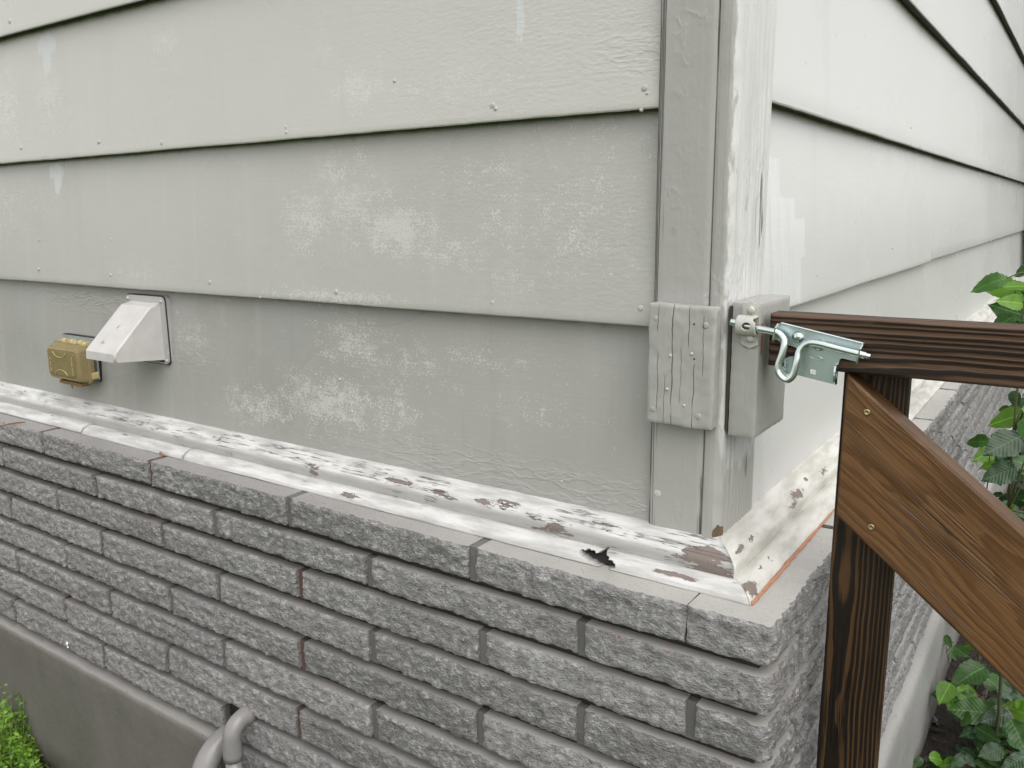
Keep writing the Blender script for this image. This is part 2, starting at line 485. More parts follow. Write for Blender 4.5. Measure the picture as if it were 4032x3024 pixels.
def mat_block(name, base, crack):
    k = NT(name)
    g = k.noise((190, 190, 6), detail=3)
    c = k.mix(k.noise((14, 14, 8), detail=3), tuple(v * .9 for v in base), tuple(v * 1.08 for v in base))
    x, y, z = k.xyz(k.P)
    wob = k.m('MULTIPLY', k.m('SUBTRACT', k.noise((30, 30, 30), detail=3), .5), .007)
    xw = k.m('ADD', x, wob)
    gaps = k.ss(k.noise((30, 30, 14), detail=2), .36, .46)
    crm = None
    for (cx, za, zb, wd) in ((-.0800, 1.04, 1.185, .0009), (-.0600, 1.02, 1.185, .0013), (-.0385, 1.125, 1.185, .0011), (-.0300, 1.02, 1.11, .0011), (-.0185, 1.09, 1.17, .0008), (-.0700, 1.02, 1.09, .0007), (-.0480, 1.05, 1.13, .0006), (.020, 1.02, 1.06, .0008)):
        q = k.ss(k.m('ABSOLUTE', k.m('SUBTRACT', xw, cx)), wd * .75, wd * .15)
        q = k.m('MULTIPLY', q, k.m('MULTIPLY', k.ss(z, za, za + .006), k.ss(z, zb, zb - .006)))
        crm = q if crm is None else k.m('MAXIMUM', crm, q)
    crm = k.m('MULTIPLY', crm, gaps)
    crm = k.m('MULTIPLY', crm, crack)
    c = k.mix(k.m('MULTIPLY', crm, .8), c, (0.075, 0.075, 0.07))
    chips = k.ss(k.noise((40, 40, 20), detail=3), .72, .76)
    c = k.mix(k.m('MULTIPLY', chips, .5), c, (0.25, 0.22, 0.19))
    h = k.m('ADD', k.m('MULTIPLY', g, .6), k.m('MULTIPLY', k.noise((45, 45, 30), detail=3), .8))
    h = k.m('SUBTRACT', h, k.m('MULTIPLY', crm, 2.2))
    return k.out(c, .45, k.bump(h, .6, .0014), .45)

def mat_simple(name, color, rough=.5, metal=0.0, spec=.5, mott=.12, sc=60, bump=.15):
    k = NT(name)
    n1 = k.noise((sc, sc, sc), detail=3)
    c = k.mix(n1, tuple(max(0, v * (1 - mott)) for v in color), tuple(min(1, v * (1 + mott)) for v in color))
    return k.out(c, k.m('MULTIPLY_ADD', n1, .18, rough - .09), k.bump(n1, bump, .0008) if bump else None, spec, metal)

def mat_wood(name, dark, light, freq, pith, wander, band=(.3, .9), rough=.5, groove=0.0, seed=0.0, knots=0.0):
    """growth rings round a pith line; grain runs along local X, Y is the board's width"""
    k = NT(name)
    o = k.vadd(k.O, (seed, 0, 0))
    x, y, z = k.xyz(o)
    w1 = k.noise((1.1, .001, .001), vec=o, detail=2)
    w2 = k.noise((5, 14, 14), vec=o, detail=3)
    yy = k.m('ADD', k.m('SUBTRACT', y, pith[0]), k.m('MULTIPLY', k.m('SUBTRACT', w1, .5), wander))
    zz = k.m('ADD', k.m('SUBTRACT', z, pith[1]), k.m('MULTIPLY', k.m('SUBTRACT', w2, .5), wander * .35))
    r = k.m('SQRT', k.m('ADD', k.m('MULTIPLY', yy, yy), k.m('MULTIPLY', zz, zz)))
    if knots:
        kd = k.voro((3.2, 13, .001), vec=o)
        r = k.m('ADD', r, k.m('MULTIPLY', k.ss(kd, .22, .02), .010))
    uneven = k.noise((.4, 38, 38), vec=o, detail=2)
    t = k.m('ADD', k.m('MULTIPLY', r, freq), k.m('MULTIPLY', uneven, 2.2))
    fr = k.m('FRACT', t)
    late = k.m('MULTIPLY', k.ss(fr, .05, .80), k.ss(fr, 1.0, .86))
    fib = k.noise((7, 380, 380), vec=o, detail=3)
    blot = k.noise((2.5, 22, 22), vec=o, detail=4, rough=.6)
    fac = k.m('ADD', k.m('MULTIPLY', late, k.m('MULTIPLY_ADD', blot, 1.2, .25)), k.m('MULTIPLY', k.m('SUBTRACT', fib, .5), .7), clamp=True)
    c = k.mix(k.ss(fac, *band), light, dark)
    c = k.mix(k.m('MULTIPLY', k.ss(blot, .48, .72), .6), c, tuple(v * .6 for v in dark))
    c = k.mix(k.m('MULTIPLY', k.ss(k.noise((12, 90, 90), vec=o, detail=3), .60, .75), .35), c, tuple(min(1, v * 1.5) for v in light))
    if knots:
        c = k.mix(k.m('MULTIPLY', k.ss(kd, .085, .03), .9), c, tuple(v * .3 for v in dark))
    chk = k.m('SUBTRACT', 1, k.m('ABSOLUTE', k.m('MULTIPLY', k.m('SUBTRACT', k.noise((1.6, 110, 110), vec=o, detail=2), .5), 34)), clamp=True)
    chk = k.m('MULTIPLY', chk, k.ss(k.noise((5, 25, 25), vec=o, detail=2), .56, .66))
    c = k.mix(k.m('MULTIPLY', chk, .75), c, tuple(v * .25 for v in dark))
    h = k.m('ADD', k.m('MULTIPLY', fib, .6), k.m('MULTIPLY', late, groove))
    h = k.m('ADD', h, k.m('MULTIPLY', blot, .8))
    h = k.m('SUBTRACT', h, k.m('MULTIPLY', chk, 1.2))
    return k.out(c, k.m('MULTIPLY_ADD', fib, .3, rough - .12), k.bump(h, .8, .0016), .4)

def mat_leaf(name, a, b, trans=.35):
    k = NT(name)
    oi = k.n.new('ShaderNodeObjectInfo')
    c = k.mix(k.m('FRACT', k.m('ADD', oi.outputs['Random'], k.m('MULTIPLY', k.noise((40, 40, 40), detail=1), 1.3))) if 'weed' in name else oi.outputs['Random'], a, b)
    x, y, z = k.xyz(k.O)
    ay = k.m('ABSOLUTE', y)
    vein = k.m('SINE', k.m('MULTIPLY', k.m('SUBTRACT', x, k.m('MULTIPLY', ay, .8)), 62))
    mid = k.ss(ay, .022, .008)
    c = k.mix(k.m('MULTIPLY', k.ss(vein, .8, 1.0), .10), c, tuple(min(1, v * 1.7) for v in b))
    c = k.mix(k.m('MULTIPLY', mid, .6), c, tuple(min(1, v * 2.0) for v in b))
    c = k.mix(k.m('MULTIPLY', k.ss(k.noise((3, 3, 3), vec=k.O, detail=3), .5, .75), .35), c, tuple(v * .6 for v in a))
    n = k.bump(vein, .25, .0006)
    k.out(c, .34, n, .5)
    tr = k.n.new('ShaderNodeBsdfTranslucent')
    k.s(tr.inputs['Color'], k.mix(1.0, c, (1.0, 1.15, .45), 'MULTIPLY'))
    mx = k.n.new('ShaderNodeMixShader'); mx.inputs[0].default_value = trans
    k.t.links.new(k.b.outputs[0], mx.inputs[1]); k.t.links.new(tr.outputs[0], mx.inputs[2])
    k.t.links.new(mx.outputs[0], k.n['Material Output'].inputs[0])
    return k.mat

def mat_ground():
    k = NT('damp_soil_and_turf')
    x, y, z = k.xyz(k.P)
    n1 = k.noise((5, 5, 5), detail=5, rough=.65)
    n2 = k.noise((45, 45, 45), detail=4)
    soil = k.mix(n2, (0.007, 0.005, 0.004), (0.032, 0.022, 0.015))
    turf = k.mix(n2, (0.03, 0.055, 0.014), (0.085, 0.12, 0.035))
    # turf starts away from the walls
    dist = k.m('MINIMUM', k.m('SUBTRACT', -.45, y), 9)
    dist2 = k.m('SUBTRACT', x, 1.1)
    g = k.ss(k.m('ADD', k.m('MAXIMUM', dist, dist2), k.m('MULTIPLY', k.m('SUBTRACT', n1, .5), .5)), -.05, .2)
    c = k.mix(g, soil, turf)
    h = k.m('ADD', k.m('MULTIPLY', n1, 2), n2)
    return k.out(c, .75, k.bump(h, .8, .02), .35)

MAT = {}
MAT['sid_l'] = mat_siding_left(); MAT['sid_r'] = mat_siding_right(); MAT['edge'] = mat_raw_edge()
MAT['corner'] = mat_corner(False); MAT['corner_w'] = mat_corner(True)
MAT['mould'] = mat_moulding(False); MAT['mould_c'] = mat_moulding(True)
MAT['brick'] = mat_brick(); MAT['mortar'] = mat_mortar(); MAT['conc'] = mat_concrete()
MAT['block'] = mat_block('cracked_grey_block_paint', tuple(v * 1.02 for v in GREY), 1.0)
MAT['post'] = mat_block('grey_post_paint', (0.375, 0.37, 0.35), .12)
MAT['nail'] = mat_simple('painted_nail_head', (0.50, 0.49, 0.47), .4)
MAT['keeper'] = mat_simple('beige_painted_steel', (0.50, 0.485, 0.45), .42, sc=90)
MAT['zinc'] = mat_simple('zinc_plated_steel', (0.60, 0.71, 0.715), .42, 1.0, .5, .10, 45, .05)
MAT['zinc_bright'] = mat_simple('bright_zinc_steel', (0.70, 0.77, 0.77), .22, 1.0, .5, .06, 60, .05)
MAT['brass'] = mat_simple('yellow_zinc_screw', (0.55, 0.42, 0.25), .35, 1.0, .5, .1, 200, .1)
MAT['hood'] = mat_simple('weathered_pale_vent_paint', (0.57, 0.548, 0.54), .45, 0, .5, .16, 26, .35)
MAT['flange'] = mat_simple('grey_vent_flange_paint', (0.44, 0.435, 0.42), .45, 0, .5, .08, 30, .2)
MAT['dark'] = mat_simple('dark_void_plastic', (0.012, 0.012, 0.012), .6)
MAT['gasket'] = mat_simple('black_rubber_gasket', (0.012, 0.012, 0.012), .5)
MAT['platemetal'] = mat_simple('grey_outlet_plate', (0.33, 0.35, 0.35), .35, .0)
MAT['pvc'] = mat_simple('grey_painted_plastic_pipe', (0.25, 0.24, 0.238), .24, 0, .5, .14, 18, .12)
MAT['rail'] = mat_wood('dark_weathered_rail_wood', (0.020, 0.011, 0.007), (0.120, 0.066, 0.038), 185, (-.045, -.030), .030, (.12, .60), .52, .8, 1.3)
MAT['brace'] = mat_wood('brown_stained_brace_wood', (0.100, 0.045, 0.015), (0.160, 0.078, 0.029), 150, (.020, -.05), .09, (.10, 1.05), .48, .15, 4.1, .6)
MAT['picket'] = mat_wood('near_black_picket_wood', (0.010, 0.005, 0.003), (0.085, 0.043, 0.016), 210, (.014, -.012), .035, (.02, .42), .5, .2, 9.4)
MAT['rust'] = mat_simple('bare_orange_wood', (0.34, 0.15, 0.05), .6, 0, .3, .3, 120, .4)
MAT['caulk'] = mat_simple('orange_brown_exposed_caulk', (0.46, 0.215, 0.125), .6, 0, .3, .35, 160, .8)
MAT['leaf'] = mat_leaf('green_leaf', (0.030, 0.085, 0.018), (0.065, 0.165, 0.03))
MAT['leaf_b'] = mat_leaf('bright_green_leaf', (0.09, 0.22, 0.02), (0.17, 0.33, 0.04), .42)
MAT['leaf_d'] = mat_leaf('dark_green_leaf', (0.015, 0.05, 0.014), (0.03, 0.085, 0.025), .25)
MAT['weed'] = mat_leaf('lime_weed_leaf', (0.055, 0.15, 0.02), (0.19, 0.32, 0.05), .4)
MAT['stem'] = mat_simple('brown_green_stem', (0.07, 0.075, 0.03), .6)
MAT['weedstem'] = mat_simple('pale_green_weed_stem', (0.20, 0.30, 0.06), .5)
MAT['litter'] = mat_simple('dead_brown_leaf', (0.12, 0.06, 0.028), .6, 0, .4, .5, 30, .4)
MAT['mulch'] = mat_simple('dark_wet_mulch', (0.022, 0.015, 0.011), .35, 0, .5, .6, 25, .4)
MAT['straw'] = mat_simple('tan_twig', (0.22, 0.12, 0.045), .6)
MAT['white'] = mat_simple('white_paint_speck', (0.8, 0.8, 0.78), .4)
MAT['ground'] = mat_ground()

k = NT('yellowed_clear_plastic')
nz = k.noise((60, 60, 60), detail=3)
k.out(k.mix(nz, (0.56, 0.43, 0.19), (0.76, 0.62, 0.34)), .14, None, .5)
k.b.inputs['Transmission Weight'].default_value = 0.62
k.b.inputs['IOR'].default_value = 1.25
MAT['amber'] = k.mat
k = NT('yellowed_plastic_edge')
k.out((0.66, 0.55, 0.28), .25, None, .5)
k.b.inputs['Transmission Weight'].default_value = 0.25
MAT['amber_e'] = k.mat

# ------------------------------------------------------------------ setting
GZ = -0.10
def build_ground():
    mb = MB()
    R = 70.0
    xs = [-R, -20, -8, -4] + [-3 + i * .1 for i in range(61)] + [4.5, 8, 20, R]
    ys = [-R, -20, -8, -4] + [-3 + i * .1 for i in range(81)] + [6, 9, 20, R]
    nx, ny = len(xs), len(ys)
    for yv in ys:
        for xv in xs:
            d = .012 * fn3(xv, yv, 0, 3.0) + .006 * fn3(xv, yv, 2, 11)
            if abs(xv) > 3.2 or yv < -3.2 or yv > 5.2: d = 0
            mb.v.append((xv, yv, GZ + d))
    for j in range(ny - 1):
        for i in range(nx - 1):
            a = j * nx + i
            mb.face((a, a + 1, a + nx + 1, a + nx), 0, True)
    tag(mb.build('ground', MAT['ground']), kind='structure')
build_ground()

house = empty('house', (0, 0, GZ))
tag(house, 'grey painted house corner with lap siding above rough grey brick', 'house')
def hp(p):                       # house children are built in world space; undo the parent's offset
    return (p[0], p[1], p[2] - GZ)

LEN_L, LEN_R = 3.6, 7.5
LAP_T = 0.021
E_L, E_R = 0.280, 0.28725
ZL = [1.42596 + (i - 2) * E_L for i in range(6)]          # .866, 1.146, 1.426, 1.706, 1.986, 2.266
ZR = [1.43831 + (i - 2) * E_R for i in range(6)]

FADE = [(-1.584,1.571,.05,.05,.9), (-1.775,1.566,.05,.07,.9), (-1.148,1.623,.05,.045,.6), (-.637,1.498,.05,.04,.75),
        (-.775,1.289,.05,.05,.9), (-.66,1.315,.09,.06,.75), (-.569,1.270,.09,.04,.95), (-.4635,1.242,.07,.022,.8),
        (-.70,1.369,.05,.03,.75), (-.6445,1.386,.03,.03,.6), (-.704,1.158,.14,.012,.9), (-.677,1.071,.07,.04,.8),
        (-.73,.965,.12,.05,.9), (-.938,.931,.09,.035,.75), (-.585,.966,.08,.05,.6), (-.365,1.291,.05,.05,.5),
        (-.222,1.284,.08,.07,.55), (-.341,1.203,.05,.03,.5), (-.432,1.076,.15,.02,.5), (-.707,1.562,.03,.03,.4),
        (-.372,1.358,.09,.02,.5), (-.20,1.40,.1,.03,.4), (-.45,1.48,.15,.03,.5), (-1.30,1.18,.1,.02,.5),
        (-.55,1.05,.12,.05,.45), (-1.15,1.05,.06,.06,.5), (-1.9,1.35,.2,.06,.45), (-.30,1.0,.09,.03,.4), (-2.2,1.6,.2,.1,.6), (-2.4,1.0,.2,.1,.6)]
DRIP = [(-1.585,1.672,.042,.028,1.0), (-1.585,1.635,.022,.035,.9), (-1.608,1.40,.035,.02,1.0), (-1.606,1.375,.02,.03,.85), (-.318,1.56,.008,.05,.8), (-2.3,1.42,.04,.03,.9)]
BRUSHY = [(-.22,1.60,.30,.16,1.0), (-.35,1.40,.25,.10,.45), (-.15,1.3,.15,.15,.4)]
RIDGE = [(-.3,.89,.3,.03,1.0), (-1.5,1.115,.18,.025,.9), (-1.55,.93,.1,.05,.6), (-.12,1.50,.06,.03,.8), (-1.25,1.03,.15,.05,.4)]
def blob(L, a, z):
    v = 0.0
    for (pa, pz, ra, rz, s) in L:
        da, dz = (a - pa) / ra, (z - pz) / rz
        q = da * da + dz * dz
        if q < 6: v = max(v, s * max(0.0, math.exp(-q * .7) - .015))
    return v


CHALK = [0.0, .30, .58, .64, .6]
def nail(parent, p, axis, r=.0042, mat=None, name='nail_head', h=.0014, n=10):
    mb = MB()
    mb.lathe([(r * 1.05, -.001), (r, h * .5), (r * .75, h * .85), (r * .3, h)], p, axis, n)
    return mb.build(name, mat or MAT['nail'], parent)

def lap_board(side, i, s0, s1, z0, z1, dz=0.0, dd=0.0, fine=True):
    """one siding board; side 'L' runs to -x facing -y, 'R' runs to +y facing +x"""
    mb = MB()
    H = z1 - z0
    ov = .02
    def P(s, d, z):
        return hp((-s, -d, z)) if side == 'L' else hp((d, s, z))
    ns = max(4, int((s1 - s0) / (.008 if fine else .03)))
    nz = int((H + ov) / (.008 if fine else .03))
    rows = [(0.0, -.0022), (.0008, -.0006), (.003, 0.0)] + [(.003 + (H + ov - .003) * j / nz, None) for j in range(1, nz + 1)]
    at = {k2: [] for k2 in ('fade', 'drip', 'grime_shade', 'brushy', 'ridge', 'chalk')}
    for (dzr, d0) in rows:
        for a in range(ns + 1):
            s = s0 + (s1 - s0) * a / ns
            wob = .0011 * fn3(s, i * 3.1, 5, 5.0) + .0005 * fn3(s, i, 8, 30)
            z = z0 + dz + dzr + (wob if dzr < .01 else 0)
            d = dd - LAP_T * dzr / H + (d0 or 0) + .0012 * fn3(s, z, 3 + i, 2.3) + .0005 * fn3(s, z, 9, 12)
            mb.v.append(P(s, d, z))
            xx = -s if side == 'L' else s
            if side == 'L':
                at['fade'].append(blob(FADE, xx, z)); at['drip'].append(blob(DRIP, xx, z))
                at['brushy'].append(blob(BRUSHY, xx, z)); at['ridge'].append(blob(RIDGE, xx, z))
            else:
                v = 0.0
                if i == 1:   # brushed touch-up beside the corner, a stepped outline
                    for (y0, y1_, za, zb) in ((.1, .225, 1.12, 1.375), (.1, .30, 1.12, 1.315), (.1, .355, 1.22, 1.285), (.1, .335, 1.12, 1.23)):
                        if y0 < s < y1_ and za < z < zb: v = .6
                at['fade'].append(0); at['drip'].append(v); at['brushy'].append(0); at['ridge'].append(0)
            # how far each board has chalked in the weather
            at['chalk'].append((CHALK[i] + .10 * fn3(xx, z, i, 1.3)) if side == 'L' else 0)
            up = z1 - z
            at['grime_shade'].append(max(0, .85 - up / .022) if up > -.03 else 0)  # darkens towards the lap above: grime with painted contact shade
    W = ns + 1
    fl = side == 'R'
    for j in range(len(rows) - 1):
        for a in range(ns):
            q = (j * W + a, (j + 1) * W + a, (j + 1) * W + a + 1, j * W + a + 1)
            mb.face(q if not fl else q[::-1], 0, True)
    # underside and back
    b0 = len(mb.v)
    for a in range(ns + 1):
        s = s0 + (s1 - s0) * a / ns
        mb.v.append(P(s, -LAP_T - .004, z0 + dz + .004))
    for a in range(ns):
        q = (a, a + 1, b0 + a + 1, b0 + a)
        mb.face(q if not fl else q[::-1], 1, False)
    # end faces
    for a in (0, ns):
        ids = [mb.vert(mb.v[j * W + a]) for j in range(len(rows))] + [mb.vert(P(s0 if a == 0 else s1, -LAP_T - .012, z1 + ov)), mb.vert(mb.v[b0 + a])]
        mb.face(ids, 0)
    mb.attr = at
    return mb.build('lap_board', [MAT['sid_l'] if side == 'L' else MAT['sid_r'], MAT['edge']], house)

boardsL = []
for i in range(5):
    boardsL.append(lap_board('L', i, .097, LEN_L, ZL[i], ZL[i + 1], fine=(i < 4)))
for i in range(5):
    if i == 1:
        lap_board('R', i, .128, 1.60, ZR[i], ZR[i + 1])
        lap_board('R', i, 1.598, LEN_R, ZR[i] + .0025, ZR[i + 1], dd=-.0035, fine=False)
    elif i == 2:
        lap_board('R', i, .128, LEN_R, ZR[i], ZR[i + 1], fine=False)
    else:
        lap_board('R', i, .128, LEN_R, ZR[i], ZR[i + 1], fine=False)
NAILS = [(3, [(-1.72,1.458),(-1.39,1.454),(-1.166,1.440),(-.801,1.446),(-.361,1.449),(-.122,1.452),(-2.05,1.456)], 2),
         (2, [(-1.707,1.177),(-1.399,1.173),(-1.05,1.17),(-.366,1.165),(-.121,1.170),(-.70,1.167),(-2.0,1.175)], 1),
         (4, [(-1.0,1.735),(-1.35,1.738),(-1.7,1.733)], 3)]
for _, pts, bi in NAILS:
    for (x, z) in pts:
        nail(boardsL[bi], hp((x, .0015, z)), (0, -1, 0), random.uniform(.0036, .005))
# paint drips and lumps clinging to the laps
for (x, z, bi) in [(-.355,1.444,2),(-.80,1.438,2),(-1.39,1.25,1),(-.118,1.445,2),(-.125,1.425,2),(-1.70,1.245,1),(-.70,1.15,1),(-.9,1.148,1),(-.245,.905,0),(-1.6,1.12,0),(-.55,1.5,2),(-.71,1.01,0),(-.76,.99,0),(-.705,.96,0),(-.68,.955,0),(-.64,1.06,0)]:
    mb = MB()
    f = (z - ZL[bi]) / E_L
    d = -LAP_T * f
    r = random.uniform(.0016, .0032)
    mb.lathe([(r, -.001), (r * .9, r * .4), (r * .4, r * .8)], hp((x, -d, z)), (random.uniform(-.2, .2), -1, random.uniform(-.1, .5)), 7)
    mb.build('paint_lump', MAT['nail'], boardsL[bi])
for (y, z) in [(.62,1.475),(1.15,1.48),(.42,1.19),(.52,1.18),(1.05,1.21)]:
    nail(house, hp((-.003, y, z)), (1, 0, 0), .0025, name='nail_head')

# core behind the siding keeps the walls closed
mb = MB()
mb.box(hp((-LEN_L, .036, GZ)), hp((-.036, LEN_R, 2.40)))
mb.build('wall_core', MAT['edge'], house)

# ---- corner boards
def corner_board(white):
    mb = MB()
    z0, z1 = .860, 2.40
    if not white:
        path = [(-.0990, .02), (-.0990, -.0045), (-.0975, -.0062), (-.094, -.0068)] + [(-.094 + (.0715 - .001) * t / 8, -.0068) for t in range(1, 9)] + [(-.0228, -.0058), (-.0224, .0)]
    else:
        path = [(-.0216, .0), (-.0213, -.0066), (-.0195, -.0078), (-.014, -.0082), (-.008, -.0082), (-.004, -.0075), (-.0005, -.0055), (.0015, -.0025), (.0028, .001), (.0032, .006)] + [(.0034, .006 + .118 * t / 50) for t in range(1, 51)] + [(.0022, .1262), (-.012, .1268)]
    n = len(path) - 1
    nz = 190
    zs = [z0 + (1.75 - z0) * j / nz for j in range(nz + 1)] + [2.0, 2.4]
    pe, ck = [], []
    for z in zs:
        for kx, (x, y) in enumerate(path):
            a = .0009 * fn3(x * 3, y * 3, z, 9, 2) + .0004 * fn3(x * 2, y * 2, z, 45, 5)
            if white: a += .0016 * fn3(x * 160, y * 160, z * 3.0, 1, 5) + .0008 * fn3(x * 420, y * 420, z * 7, 1, 6)
            if white and abs(x) < .006 and y < .004: a += .0022 * fn3(0, 0, z, 38, 3) * .6
            mb.v.append(hp((x + (a if white else 0) * .8, y - a * .8, z)))
            p = 0
            if white:
                p = 1.2 * math.exp(-((x - .001) / .007) ** 2 - ((z - .878) / .011) ** 2 - (max(0, y - .004) / .006) ** 2)
                c = math.exp(-((y - .095) / .02) ** 2 - ((z - 1.30) / .06) ** 2) + .9 * math.exp(-((y - .085) / .03) ** 2 - ((z - .95) / .05) ** 2)
                c = max(c, .34 if y > .02 else .2)
            else:
                p = 1.1 * math.exp(-((x + .091) / .0035) ** 2 - ((z - .925) / .012) ** 2)
                c = max(1.0 * math.exp(-((x + .095) / .007) ** 2), .62 * math.exp(-((x + .026) / .008) ** 2), .34)
            pe.append(p); ck.append(c)
    W = n + 1
    for j in range(len(zs) - 1):
        for i in range(n):
            mb.face((j * W + i, j * W + i + 1, (j + 1) * W + i + 1, (j + 1) * W + i), 0, True)
    mb.attr = {'peel': pe, 'crack': ck}
    return mb.build('corner_board', MAT['corner_w' if white else 'corner'], house)
cb1 = corner_board(False)
cb2 = corner_board(True)
cb2['label'] = 'white weathered corner board with cracked grain'
nail(cb1, hp((-.086, -.0062, .918)), (0, -1, 0), .0055)

# ---- base moulding: an upper sloped strip and a lower bead, along each wall
UP = [(-.012, .8755), (.002, .8735), (.006, .8722), (.0105, .8695), (.0165, .8665), (.022, .8632), (.028, .8585), (.033, .8545), (.0358, .8515), (.0368, .8485), (.0366, .8440), (.0362, .8395), (.0358, .835), (.034, .826)]
LOW = [(.034, .8340), (.0385, .8356), (.043, .8364), (.048, .8362), (.053, .8350), (.058, .8328), (.0625, .8298), (.066, .8262), (.0683, .8225), (.0690, .8200), (.060, .8197)]
PEEL_UP_L = [(-.744,.0345,.02,.004,.85), (-.5423,.026,.035,.005,1.0), (-.4577,.026,.02,.004,.9), (-.4389,.033,.03,.003,.9), (-.3562,.028,.035,.004,.95), (-.3255,.022,.02,.003,.8),
             (-.2668,.033,.015,.004,.9), (-.2306,.0355,.03,.003,.9), (-.1542,.024,.035,.004,.95), (-.0032,.031,.035,.008,1.15), (.012,.036,.02,.004,.9), (-1.28,.02,.02,.004,.6), (-1.02,.025,.03,.004,.7)]
PEEL_UP_R = [(.266,.028,.03,.006,1.0), (.23,.032,.02,.004,.9), (.0504,.028,.012,.004,.9), (.0066,.028,.02,.004,.9), (.34,.02,.02,.003,.8), (.42,.03,.03,.004,.8)]
def mould(side, prof, s_ends, kind, seed=0.0):
    mb = MB()
    s0, s1 = s_ends
    step = .0045 if side == 'L' else .007
    if kind == 'low' and side == 'L' and s0 == 0:
        step = .0022
        prof = [(a[0] + (b[0] - a[0]) * t / 4, a[1] + (b[1] - a[1]) * t / 4) for a, b in zip(prof, prof[1:]) for t in range(4)] + [prof[-1]]
    if s1 - s0 > 3: step = .008
    ns = int((s1 - s0) / step)
    at = {k2: [] for k2 in ('peel', 'crack', 'rot', 'face_shade')}
    m = len(prof)
    for a in range(ns + 1):
        f = a / ns
        for j, (d, z) in enumerate(prof):
            lo = s0 if s0 > 0 else -max(d, 0.0)         # mitre at the corner
            s = lo + (s1 - lo) * f
            w = .0011 * fn3(s, d * 20, seed, 6, 1) + .0006 * fn3(s, d * 40, seed, 30, 2)
            dd, zz = d + w, z + .7 * w
            x = -s if side == 'L' else s
            rot = 0.0
            if kind == 'low' and side == 'L':
                # rotted hole in the bead near the corner
                e = (x + .150) / .029
                hz = (z - (.8285 - .004 * e)) / (.0068 + .003 * e)
                q = e * e + hz * hz + 1.1 * fn3(x, z, 1, 95) + .5 * fn3(x, z, 4, 220)
                if q < 1.0:
                    rot = min(1, (1.0 - q) * 6); dd -= .013 * rot
            if rot == 0 and kind == 'up' and side == 'L' and abs(x - .028) < .01 and j in (9, 10, 11) and fn3(x, z, 2, 150) > 0: dd -= .002
            mb.v.append(hp((-s, -dd, zz)) if side == 'L' else hp((dd, s, zz)))
            pl = .86 * blob(PEEL_UP_L if side == 'L' else PEEL_UP_R, x, d) if kind == 'up' else 0
            if kind == 'low':
                if side == 'L': pl = blob([(-.03,.060,.03,.004,.9), (-1.32,.05,.02,.004,.6), (-.62,.062,.03,.004,.6), (-1.6,.05,.03,.005,.5)], x, d)
                else: pl = blob([(-.045,.06,.02,.008,.95), (.02,.052,.008,.004,.9), (.05,.055,.006,.004,.8)], x, d)
            at['peel'].append(pl)
            at['crack'].append((.56 if (kind == 'up' and .008 < d < .034) else .32) if side == 'L' else .1)
            at['rot'].append(rot)
            at['face_shade'].append(1.0 if (kind == 'up' and d > .0355 and side == 'L') else (.4 if kind == 'low' and d > .066 and side == 'L' else 0))  # painted shade on the upright faces of the left moulding
    for a in range(ns):
        for j in range(m - 1):
            q = (a * m + j, a * m + j + 1, (a + 1) * m + j + 1, (a + 1) * m + j)
            mb.face(q if side == 'L' else q[::-1], 0, True)
    mb.face([j for j in range(m)]); mb.face([ns * m + j for j in range(m)])
    mb.attr = at
    return mb.build('base_moulding', MAT['mould' if side == 'L' else 'mould_c'], house)
mould('L', UP, (0, LEN_L), 'up')
mould('L', LOW, (0, 1.085), 'low', 0)
mould('L', [(d + .001, z - .0006) for d, z in LOW], (1.088, 1.462), 'low', 2)
mould('L', [(d - .001, z + .0005) for d, z in LOW], (1.468, LEN_L), 'low', 4)
mould('R', UP, (0, LEN_R), 'up', 6)
mould('R', LOW, (0, LEN_R), 'low', 7)
# curled flakes of paint standing off the peeling patches
rf = random.Random(5)
UPZ = lambda d: next(a[1] + (b[1] - a[1]) * (d - a[0]) / (b[0] - a[0]) for a, b in zip(UP, UP[1:]) if a[0] <= d <= b[0])
for (px, pd, rx, rd, st) in PEEL_UP_L[:9] + PEEL_UP_L[-2:]:
    for q in range(4):
        x = px + rf.uniform(-1.1, 1.1) * rx; d = min(.034, max(.006, pd + rf.choice((-1, 1)) * rd * rf.uniform(.7, 1.4)))
        L, Wd, lift = rf.uniform(.004, .010), rf.uniform(.0015, .0035), rf.uniform(.0008, .0022)
        mb = MB()
        cs, sn = math.cos(rf.uniform(-.4, .4)), rf.uniform(-.25, .25)
        def FP(u, v):
            dd = d + (v - .5) * Wd
            return hp((x + (u - .5) * L, -dd - lift * .6 * (abs(v) ** 2), UPZ(min(.035, max(.0, dd))) + .0004 + lift * v * v + .0004 * math.sin(u * 7)))
        mb.grid(FP, 4, 3)
        o = mb.build('paint_flake', MAT['mould'], house)
        so = o.modifiers.new('thickness', 'SOLIDIFY'); so.thickness = .0004
# rough orange line of exposed caulk under the right-hand bead
mb = MB()
pts = [(0.0702 + .0012 * fn3(0, t, 0, 50), t, .8208 + .0006 * fn3(3, t, 0, 60)) for t in [-.066 + .006 * q for q in range(95)]]
mb.tube([hp(p) for p in pts], [.0034 * (.75 + .5 * fn3(0, p[1], 7, 45)) * max(.12, min(1, 1.5 - p[1] * 3.0)) for p in pts], 7)
mb.build('caulk_line', MAT['caulk'], house)

# ---- brickwork
BD = .112
COURSE = [.7925, .7290, .6650, .5970, .5265, .4560, .3820, .3060, .2360, .1650, .0940, .0230]
JT = .0078                                             # half of a bed joint
def limits(c):
    top = .8194 if c == 0 else (COURSE[c - 1] + COURSE[c]) / 2 - JT
    bot = (COURSE[c] + COURSE[c + 1]) / 2 + JT if c + 1 < len(COURSE) else COURSE[c] - .028
    return bot, top
wallpart = MB()
wallpart_attr = []
mortar_root = None

